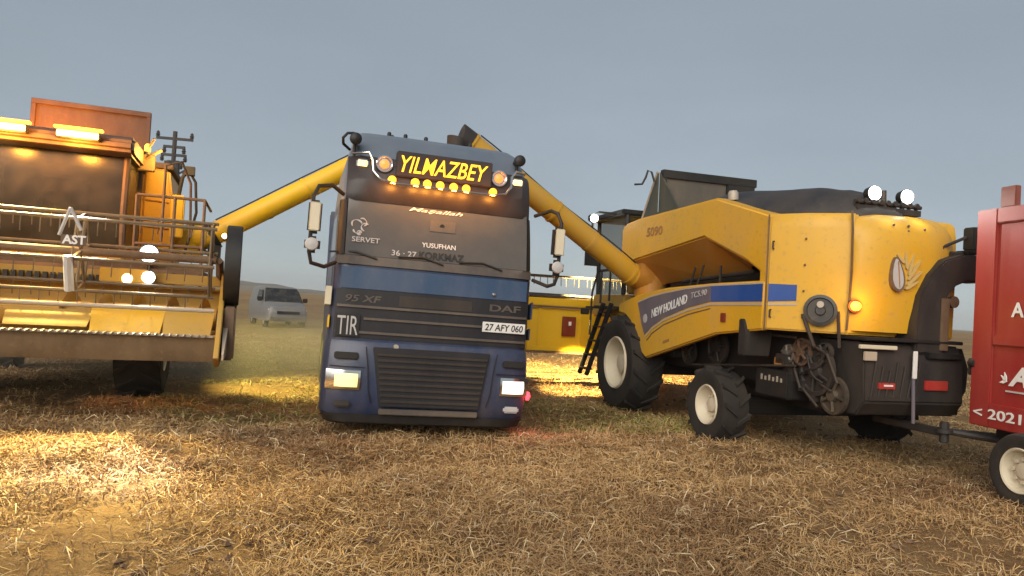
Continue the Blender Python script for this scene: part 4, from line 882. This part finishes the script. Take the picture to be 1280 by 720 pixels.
    b = B(); b.prism([(-.62, 2.105), (-.72, 2.7), (-.66, 3.46), (-.62, 3.46), (-.66, 2.7), (-.58, 2.105)], 'x', -.80, 1.0); b.obj('windscreen', 'cab_glass', T, ang=60)
    for x in (-.845, 1.03): b = B(); b.box(x, x + .015, -.5, .65, 2.11, 3.44); b.obj('window', 'cab_glass', T)
    for x in (-.84, 1.04):
        b = B(); b.tube([(x, -.6, 2.1), (x, -.71, 2.7), (x, -.64, 3.46)], .045, 8); b.obj('cab_pillar', 'iron_brown', T)
        b = B(); b.tube([(x, .68, 2.1), (x, .68, 3.46)], .05, 8); b.obj('cab_pillar', 'iron_brown', T)
    b = B(); b.box(-.2, .4, -.05, .5, 2.1, 2.55); b.box(-.2, .4, .38, .52, 2.5, 3.2); b.tube([(.1, -.5, 2.1), (.1, -.42, 2.75)], .05, 8)
    for k in range(20): a0, a1 = 2 * PI * k / 20, 2 * PI * (k + 1) / 20; b.tube([(.1 + .2 * math.cos(a0), -.36 + .08 * math.sin(a0), 2.78 + .16 * math.sin(a0)), (.1 + .2 * math.cos(a1), -.36 + .08 * math.sin(a1), 2.78 + .16 * math.sin(a1))], .018, 6)
    b.obj('driver_seat', 'black', T)
    b = B(); b.prism([(-.95, 3.52), (-.85, 3.46), (.9, 3.46), (.95, 3.60), (.8, 3.72), (-.75, 3.74), (-.93, 3.66)], 'x', -.95, 1.15); b.obj('cab_roof', 'board', T, bev=.04)
    for x0, x1 in ((-.62, -.12), (.20, .74)):
        b = B(); b.box(x0, x1, -1.02, -.93, 3.585, 3.71); h = b.obj('roof_lamp', 'black', T, bev=.02)
        b = B(); b.box(x0 + .02, x1 - .02, -1.045, -1.022, 3.605, 3.69); b.obj('lens', 'e_orange', h, bev=.008)
        xm = (x0 + x1) / 2
        if x0 > 0: spot('roof_beam', h, (xm, -1.32, 3.70), (1.62, -5.0, 0), 3600, (1, .95, .80), 17, 1.0, .08)
        else: spot('roof_beam', h, (xm, -1.32, 3.70), (1.35, -5.0, 0), 3800, (1, .78, .28), 42, 1.0, .1)
        point('amber_glow', h, (xm, -1.22, 3.60), 60, (1, .38, .04), .12)
        b = B(); b.box(x0 - .03, x1 + .03, -1.018, -.94, 3.715, 3.755); b.obj('lamp_glow_strip', 'e_strip', h, bev=.01)  # added glowing strip, stands in for the orange glow round the roof lamp
    for x, wt in ((-.45, 75), (.35, 8)):
        b = B(); b.cyl((x, .6, 3.73), (x, .6, 3.80), .07, n=14); h = b.obj('beacon', 'black', T)
        b = B(); b.lathe([(.06, 0), (.06, .12), (.03, .16), (.001, .165)], (x, .6, 3.80), (0, 0, 1), 14); b.obj('lens', 'e_orange', h); point('amber_light', h, (x, .7, 3.93), wt, (1, .30, .025), .06)
    b = B(); b.box(1.06, 1.30, .2, .35, 3.42, 3.66); b.tube([(1.0, .3, 3.5), (1.4, .1, 3.75)], .03, 6); b.tube([(1.1, .2, 3.55), (1.3, .0, 3.9)], .025, 6); b.obj('cab_side_box', 'iron_brown', T, bev=.02)
    b = B(); b.cyl((1.20, .10, 3.66), (1.20, .10, 3.70), .05, n=12); h = b.obj('beacon', 'black', T)
    b = B(); b.lathe([(.045, 0), (.045, .09), (.02, .12), (.001, .122)], (1.20, .10, 3.70), (0, 0, 1), 14); b.obj('lens', 'e_strip', h); point('amber_light', h, (1.42, -.05, 3.62), 26, (1, .55, .10), .06)
    # grain tank and its raised lid
    b = B(); b.prism([(-1.25, 2.0), (1.52, 2.0), (1.60, 2.6), (1.45, 3.58), (-1.2, 3.58)], 'y', .95, 3.0); b.obj('grain_tank', 'yellow', T, bev=.04)
    b = B()
    for z in (2.62, 3.05): b.tube([(1.08, .94, z), (1.52 - (z - 2.6) * .12, .94, z - .02)], .014, 6)
    b.tube([(1.1, .94, 2.1), (1.1, .94, 3.5)], .014, 6); b.obj('tank_rib', 'hopper', T)
    b = B(); b.box(-1.25, 1.50, .94, 3.0, 3.585, 3.68); b.obj('tank_rim', 'iron_brown', T, bev=.01)
    b = B(); b.box(-.70, 1.06, 1.48, 1.52, 3.72, 4.58); b.box(-.70, 1.06, 1.43, 1.479, 4.50, 4.58); b.box(-.70, -.63, 1.43, 1.479, 3.72, 4.499); b.box(.99, 1.06, 1.43, 1.479, 3.72, 4.499); b.obj('tank_lid', 'board', T, bev=.006)
    b = B(); b.tube([(.9, 1.5, 4.1), (1.15, 2.4, 3.6)], .02, 6); b.tube([(-.55, 1.5, 4.1), (-.8, 2.4, 3.6)], .02, 6); b.obj('lid_stay', 'iron', T)
    # body behind
    b = B(); b.prism([(.95, 1.2), (5.2, 1.35), (5.3, 2.4), (4.8, 2.95), (3.05, 3.1), (3.05, 2.02), (.95, 2.02)], 'x', -1.15, 1.25); b.obj('rear_body', 'yellow', T, bev=.04)
    b = B(); b.box(1.46, 1.66, 1.05, 2.9, 1.25, 2.0); b.obj('side_panel', 'yellow', T, bev=.03)
    b = B(); b.box(1.52, 1.72, .70, .92, 2.45, 3.15); b.obj('lamp_board', 'auger_yellow', T, bev=.02)
    b = B(); b.tube([(1.62, .82, 3.15), (1.66, .8, 3.45), (1.75, .8, 3.62)], .03, 8); b.tube([(1.76, .86, 2.2), (1.9, .86, 2.9), (1.86, .86, 3.4), (1.72, .86, 3.62)], .022, 8); b.box(1.70, 1.84, .74, .9, 3.50, 3.64); b.obj('side_mirror_arm', 'iron', T)
    # unloading auger out to the truck
    b = B(); b.cyl((1.72, 1.35, 2.15), (1.72, 1.35, 2.6), .26, n=24); b.tube([(1.72, 1.35, 2.45), (1.85, 1.35, 2.52), (2.12, 1.36, 2.56)], [.25, .24, .21], 20); b.obj('auger_turret', 'auger_yellow', T)
    b = B(); b.cyl((2.12, 1.36, 2.55), (2.20, 1.36, 2.60), .24, n=20); b.box(2.1, 2.3, 1.1, 1.6, 2.1, 2.4); b.obj('auger_joint', 'black', T)
    auger_tube(T, (2.18, 1.36, 2.60), (5.15, 1.50, 4.52), .19)
    b = B(); b.box(2.3, 2.42, .9, 1.0, 2.5, 2.6); h = b.obj('side_work_light', 'black', T, bev=.02)
    spot('work_beam', h, (2.35, .85, 2.6), (4.0, 1.2, 0), 800, (1, .86, .24), 78, .8, .06)
    b = B(); b.lathe([(.045, 0), (.04, .02), (.001, .03)], (2.36, .895, 2.55), (0, -1, 0), 12); b.obj('lens', 'e_fog', h)
combine_left()

# ------------------------------------------------------------------ van far behind
def van():
    th = R(30); X = Vector((math.cos(th), math.sin(th), 0)); Y = Vector((-math.sin(th), math.cos(th), 0))
    T = thing('delivery_van', 'small silver van parked far off in the field between harvester and truck', 'van', X, Y, (0, 0, 1), (-9.95, 33.2, 0))
    def ring(y, w, z0, z1, wt): return [(-w, y, z0), (-w, y, (z0 + z1) / 2), (-wt, y, z1 - .05), (-wt + .12, y, z1), (wt - .12, y, z1), (wt, y, z1 - .05), (w, y, (z0 + z1) / 2), (w, y, z0)]
    b = B(); b.loft([ring(0, .78, .38, .82, .70), ring(.08, .86, .32, .98, .78), ring(.45, .92, .30, 1.06, .86), ring(.95, .93, .30, 1.14, .88), ring(1.0, .93, .30, 1.18, .86), ring(1.75, .93, .30, 1.80, .74), ring(2.1, .93, .30, 1.86, .76), ring(4.1, .93, .30, 1.86, .76), ring(4.4, .90, .36, 1.75, .74)]); bd = b.obj('body', 'silver', T, ang=40)
    b = B(); b.loft([[(-.86, .97, 1.16), (.86, .97, 1.16), (.72, 1.66, 1.78), (-.72, 1.66, 1.78)], [(-.86, 1.04, 1.13), (.86, 1.04, 1.13), (.72, 1.73, 1.75), (-.72, 1.73, 1.75)]]); b.obj('windscreen', 'van_glass', T)
    for s in (-1, 1):
        b = B(); b.loft([[(s * .905, 1.35, 1.24), (s * .905, 2.5, 1.24), (s * .80, 2.5, 1.68), (s * .80, 1.75, 1.68)], [(s * .93, 1.35, 1.24), (s * .93, 2.5, 1.24), (s * .825, 2.5, 1.68), (s * .825, 1.75, 1.68)]]); b.obj('window', 'van_glass', T)
        for y in (.8, 3.5): wheel(T, (s * .82, y, .31), .32, .2, (1, 0, 0), s, 0, .6, 'steel')
        b = B(); b.loft([[(s * .55, .03, .66), (s * .83, .12, .68), (s * .85, .16, .84), (s * .55, .06, .82)], [(s * .55, .10, .66), (s * .83, .19, .68), (s * .85, .23, .84), (s * .55, .13, .82)]]); b.obj('headlight', 'white', T)
        b = B(); b.box(s * 1.03 - .11, s * 1.03 + .11, 1.2, 1.3, 1.16, 1.36); b.obj('mirror', 'black', T, bev=.03)
    b = B(); b.box(-.5, .5, -.02, .05, .62, .76); b.obj('grille', 'black', T, bev=.01)
    b = B(); b.box(-.80, .80, -.04, .10, .30, .48); b.obj('bumper', 'grey_sheet', T, bev=.03)
van()

# ------------------------------------------------------------------ red straw trailer at the right edge
def red_trailer():
    a = R(-80); X = Vector((math.cos(a), math.sin(a), 0)); Y = Vector((-math.sin(a), math.cos(a), 0))
    T = thing('straw_trailer', 'red steel straw trailer with white lettering cut off by the right edge', 'trailer', X, Y, (0, 0, 1), (5.0, 8.0, 0))
    b = B(); L, W = 5.2, 2.2
    b.box(.02, L, .03, .08, .80, 2.92); b.box(.03, .08, .081, W - .081, .80, 2.92); b.box(.02, L, W - .08, W - .03, .80, 2.92); b.box(L - .05, L, .081, W - .081, .80, 2.92); b.box(.08, L - .05, .08, W - .08, .78, .83)
    b.obj('panel', 'red', T, bev=.006)
    b = B()
    b.box(0, .26, 0, .06, .70, 3.0); b.box(.262, L, -.002, .06, 2.84, 3.0); b.box(.262, L, -.002, .06, .70, .95); b.box(.262, L, .004, .05, 1.56, 1.66)
    for x in (2.4, 4.9): b.box(x, x + .2, .002, .06, .952, 2.838)
    b.box(0, .2, W - .06, W, .70, 3.0); b.box(.0, .06, .062, W - .062, 2.86, 3.0); b.box(.202, L, W - .06, W, 2.84, 3.0); b.box(.202, L, W - .06, W, .70, .95); b.obj('frame', 'red', T, bev=.01)
    b = B(); b.box(.27, .46, .02, .09, 3.003, 3.22); b.obj('stake', 'red_deep', T, bev=.008)
    text('lettering', 'A', 'white', T, (.47, .024, 1.86), (1, 0, 0), (0, 0, 1), .15, .15, .02, 0, .006)
    text('lettering', 'A', 'white', T, (.47, .024, 1.16), (1, 0, 0), (0, 0, 1), .24, .20, .04, .25, .006)
    b = B(); b.box(.44, .75, .018, .026, 1.095, 1.112); b.obj('lettering_underline', 'pale', T)
    for k, an in enumerate((2.5, 1.9, 3.3)):
        b = B(); c = Vector((.45 + .04 * math.cos(an), .022, 1.20 + .05 * math.sin(an))); d = Vector((math.cos(an), 0, math.sin(an))); n = Vector((-d.z, 0, d.x))
        b.loft([[c - d * .05, c + n * .016, c + d * .05, c - n * .016], [Vector((q.x, q.y - .008, q.z)) for q in (c - d * .05, c + n * .016, c + d * .05, c - n * .016)]]); b.obj('leaf_mark', 'white', T)
    text('lettering', '< 2021 >', 'white', T, (.07, -.006, .79), (1, 0, 0), (0, 0, 1), .83, .105, .015, 0, .005)
    b = B(); b.cyl((.05, .02, 1.35), (-.03, .02, 1.35), .05, n=12); b.box(-.045, .0, .0, .06, 1.22, 1.40); b.obj('latch', 'black', T, bev=.008)
    b = B(); b.box(.1, L, .25, .37, .58, .72); b.box(.1, L, W - .37, W - .25, .58, .72); b.box(.3, 1.2, .4, W - .4, .50, .60); b.box(.68, .80, .0, W, .34, .44); b.box(4.1, 4.22, .0, W, .34, .44); b.box(.62, .86, .42, .56, .44, .58); b.box(.62, .86, W - .56, W - .42, .44, .58); b.obj('chassis', 'black', T, bev=.008)
    for x in (.74, 4.16):
        for s, y in ((-1, .02), (1, W - .02)): wheel(T, (x, y, .355), .37, .24, (0, 1, 0), s, 0, .60)
    Ti = T.matrix_world.inverted(); hp = Ti @ (Vector((4.18, 10.47, .58)) + CX * -2.4); fr = Vector((.3, W * .5, .52))
    b = B(); b.tube([Vector((.35, .55, .52)), hp], .035, 8); b.tube([Vector((.35, W - .55, .52)), hp], .035, 8); b.tube([fr, hp], .03, 6); b.lathe([(.09, -.02), (.09, .02), (.055, .02), (.055, -.02)], hp, (0, 0, 1), 16); b.obj('drawbar', 'iron', T)
red_trailer()

# ------------------------------------------------------------------ power pole
def pole():
    T = thing('utility_pole', 'dark wooden power pole with stacked crossarms standing behind the facing harvester', 'utility pole', (1, .15, 0), (-.15, 1, 0), (0, 0, 1), (-21.1, 45, 0))
    b = B()
    for s in (-1, 1): b.tube([(s * .60, 0, -.2), (s * .20, 0, 9.2)], .17, 8)
    b.tube([(0, 0, 8.2), (0, 0, 11.0)], .13, 8)
    for z in (1.5, 3, 4.5, 6, 7.5, 8.5): w = .55 - .043 * z; b.tube([(-w, 0, z), (w, 0, z + .3)], .05, 6)
    b.obj('post', 'pole', T)
    for z, w in ((10.55, 1.05), (10.05, .62), (9.55, .72), (9.1, .5)):
        b = B(); b.box(-w, w, -.07, .07, z - .075, z + .075); ar = b.obj('crossarm', 'pole', T)
        for x in ((-w + .08, 0, w - .08) if z > 10.3 else (-w + .06, w - .06)):
            b = B(); b.lathe([(.07, 0), (.12, .06), (.08, .1), (.14, .16), (.08, .22), (.10, .30), (.001, .40)], (x, 0, z + .05 if z > 10.3 else z - .39), (0, 0, 1), 10); b.obj('insulator', 'pole', ar)
    b = B(); b.box(.55, 1.0, -.06, .06, 8.45, 8.6, Matrix.Rotation(R(-35), 4, 'Y') @ Matrix.Translation((-5.0, 0, 1.0)) if False else None); b.tube([(.15, 0, 8.3), (.95, 0, 8.85)], .06, 6); b.obj('brace', 'pole', T)
pole()

# ------------------------------------------------------------------ light, sky, air
SUN_EL, SUN_AZ = R(30), R(197)   # azimuth clockwise from +Y: behind the camera, to its left
sd = bpy.data.lights.new('sun', 'SUN'); sd.energy = 1.45; sd.angle = R(55); sd.color = (1, .93, .82)
so = bpy.data.objects.new('sun', sd); COL.objects.link(so)
tosun = Vector((math.sin(SUN_AZ) * math.cos(SUN_EL), math.cos(SUN_AZ) * math.cos(SUN_EL), math.sin(SUN_EL)))
so.matrix_world = (-tosun).to_track_quat('-Z', 'Y').to_matrix().to_4x4()
w = bpy.data.worlds.new('World'); S.world = w; w.use_nodes = True; nt = w.node_tree
sk = nt.nodes.new('ShaderNodeTexSky'); sk.sky_type = 'NISHITA'; sk.sun_disc = False
sk.sun_elevation = SUN_EL; sk.sun_rotation = SUN_AZ; sk.air_density = 1.0; sk.dust_density = .6; sk.ozone_density = 1.6; sk.altitude = 300
bg = nt.nodes['Background']; bg.inputs['Strength'].default_value = .06
hs = nt.nodes.new('ShaderNodeHueSaturation'); hs.inputs['Saturation'].default_value = .5
nt.links.new(sk.outputs['Color'], hs.inputs['Color']); mx = nt.nodes.new('ShaderNodeMix'); mx.data_type = 'RGBA'; mx.inputs[0].default_value = .72; mx.inputs[7].default_value = (2.04, 2.46, 2.76, 1)   # even evening overcast veil
nt.links.new(hs.outputs['Color'], mx.inputs[6]); tw = nt.nodes.new('ShaderNodeTexCoord'); mw = nt.nodes.new('ShaderNodeMapping'); mw.inputs['Scale'].default_value = (1, 1, 3.2); nt.links.new(tw.outputs['Generated'], mw.inputs['Vector']); cn = math_n(nt, 'ADD', math_n(nt, 'MULTIPLY', noise(nt, 1.6, 6, mw.outputs['Vector'], .55), .45), .5); nt.links.new(cn, mx.inputs[0]); nt.links.new(mx.outputs[2], bg.inputs['Color'])

HAZE = 0.0003
if HAZE:
    b = B(); b.box(-1500, 1500, -1500, 1500, -1.5, 30); m = bpy.data.materials.new('haze_air'); m.use_nodes = True; nt = m.node_tree
    nt.nodes.remove(nt.nodes['Principled BSDF']); pv = nt.nodes.new('ShaderNodeVolumePrincipled'); pv.inputs['Density'].default_value = HAZE; pv.inputs['Color'].default_value = (.97, .96, .96, 1); pv.inputs['Anisotropy'].default_value = .2
    nt.links.new(pv.outputs[0], nt.nodes['Material Output'].inputs['Volume'])
    h = b.obj('haze', m, None, smooth=False); tag(h, 'thin dusty evening haze over the field', 'haze', kind='stuff')

def dust():
    for k, (c, r, d) in enumerate((((-4.6, 14.2, .5), (2.3, 2.6, .75), .065), ((-3.3, 16.5, .7), (2.2, 3.0, .9), .04), ((-7.2, 13.5, .4), (3.0, 1.8, .7), .06))):
        b = B(); bmesh.ops.create_uvsphere(b.bm, u_segments=32, v_segments=18, radius=1); bmesh.ops.scale(b.bm, vec=r, verts=b.bm.verts); bmesh.ops.translate(b.bm, vec=c, verts=b.bm.verts)
        m = bpy.data.materials.new('dust_air'); m.use_nodes = True; nt = m.node_tree; nt.nodes.remove(nt.nodes['Principled BSDF'])
        pv = nt.nodes.new('ShaderNodeVolumePrincipled'); pv.inputs['Density'].default_value = d; pv.inputs['Color'].default_value = (.97, .88, .72, 1); nt.links.new(pv.outputs[0], nt.nodes['Material Output'].inputs['Volume'])
        tag(b.obj('dust', m, None), 'low cloud of chaff dust drifting beside the facing harvester', 'dust', kind='stuff')
dust()
S.view_settings.view_transform = 'Standard'; S.view_settings.look = 'None'; S.view_settings.gamma = 1
S.view_settings.exposure = 1.15
S.render.engine = 'CYCLES'; S.cycles.use_denoising = True
S.cycles.max_bounces = 6; S.cycles.diffuse_bounces = 3; S.cycles.glossy_bounces = 3; S.cycles.transparent_max_bounces = 8; S.cycles.volume_bounces = 0
S.cycles.sample_clamp_indirect = 4
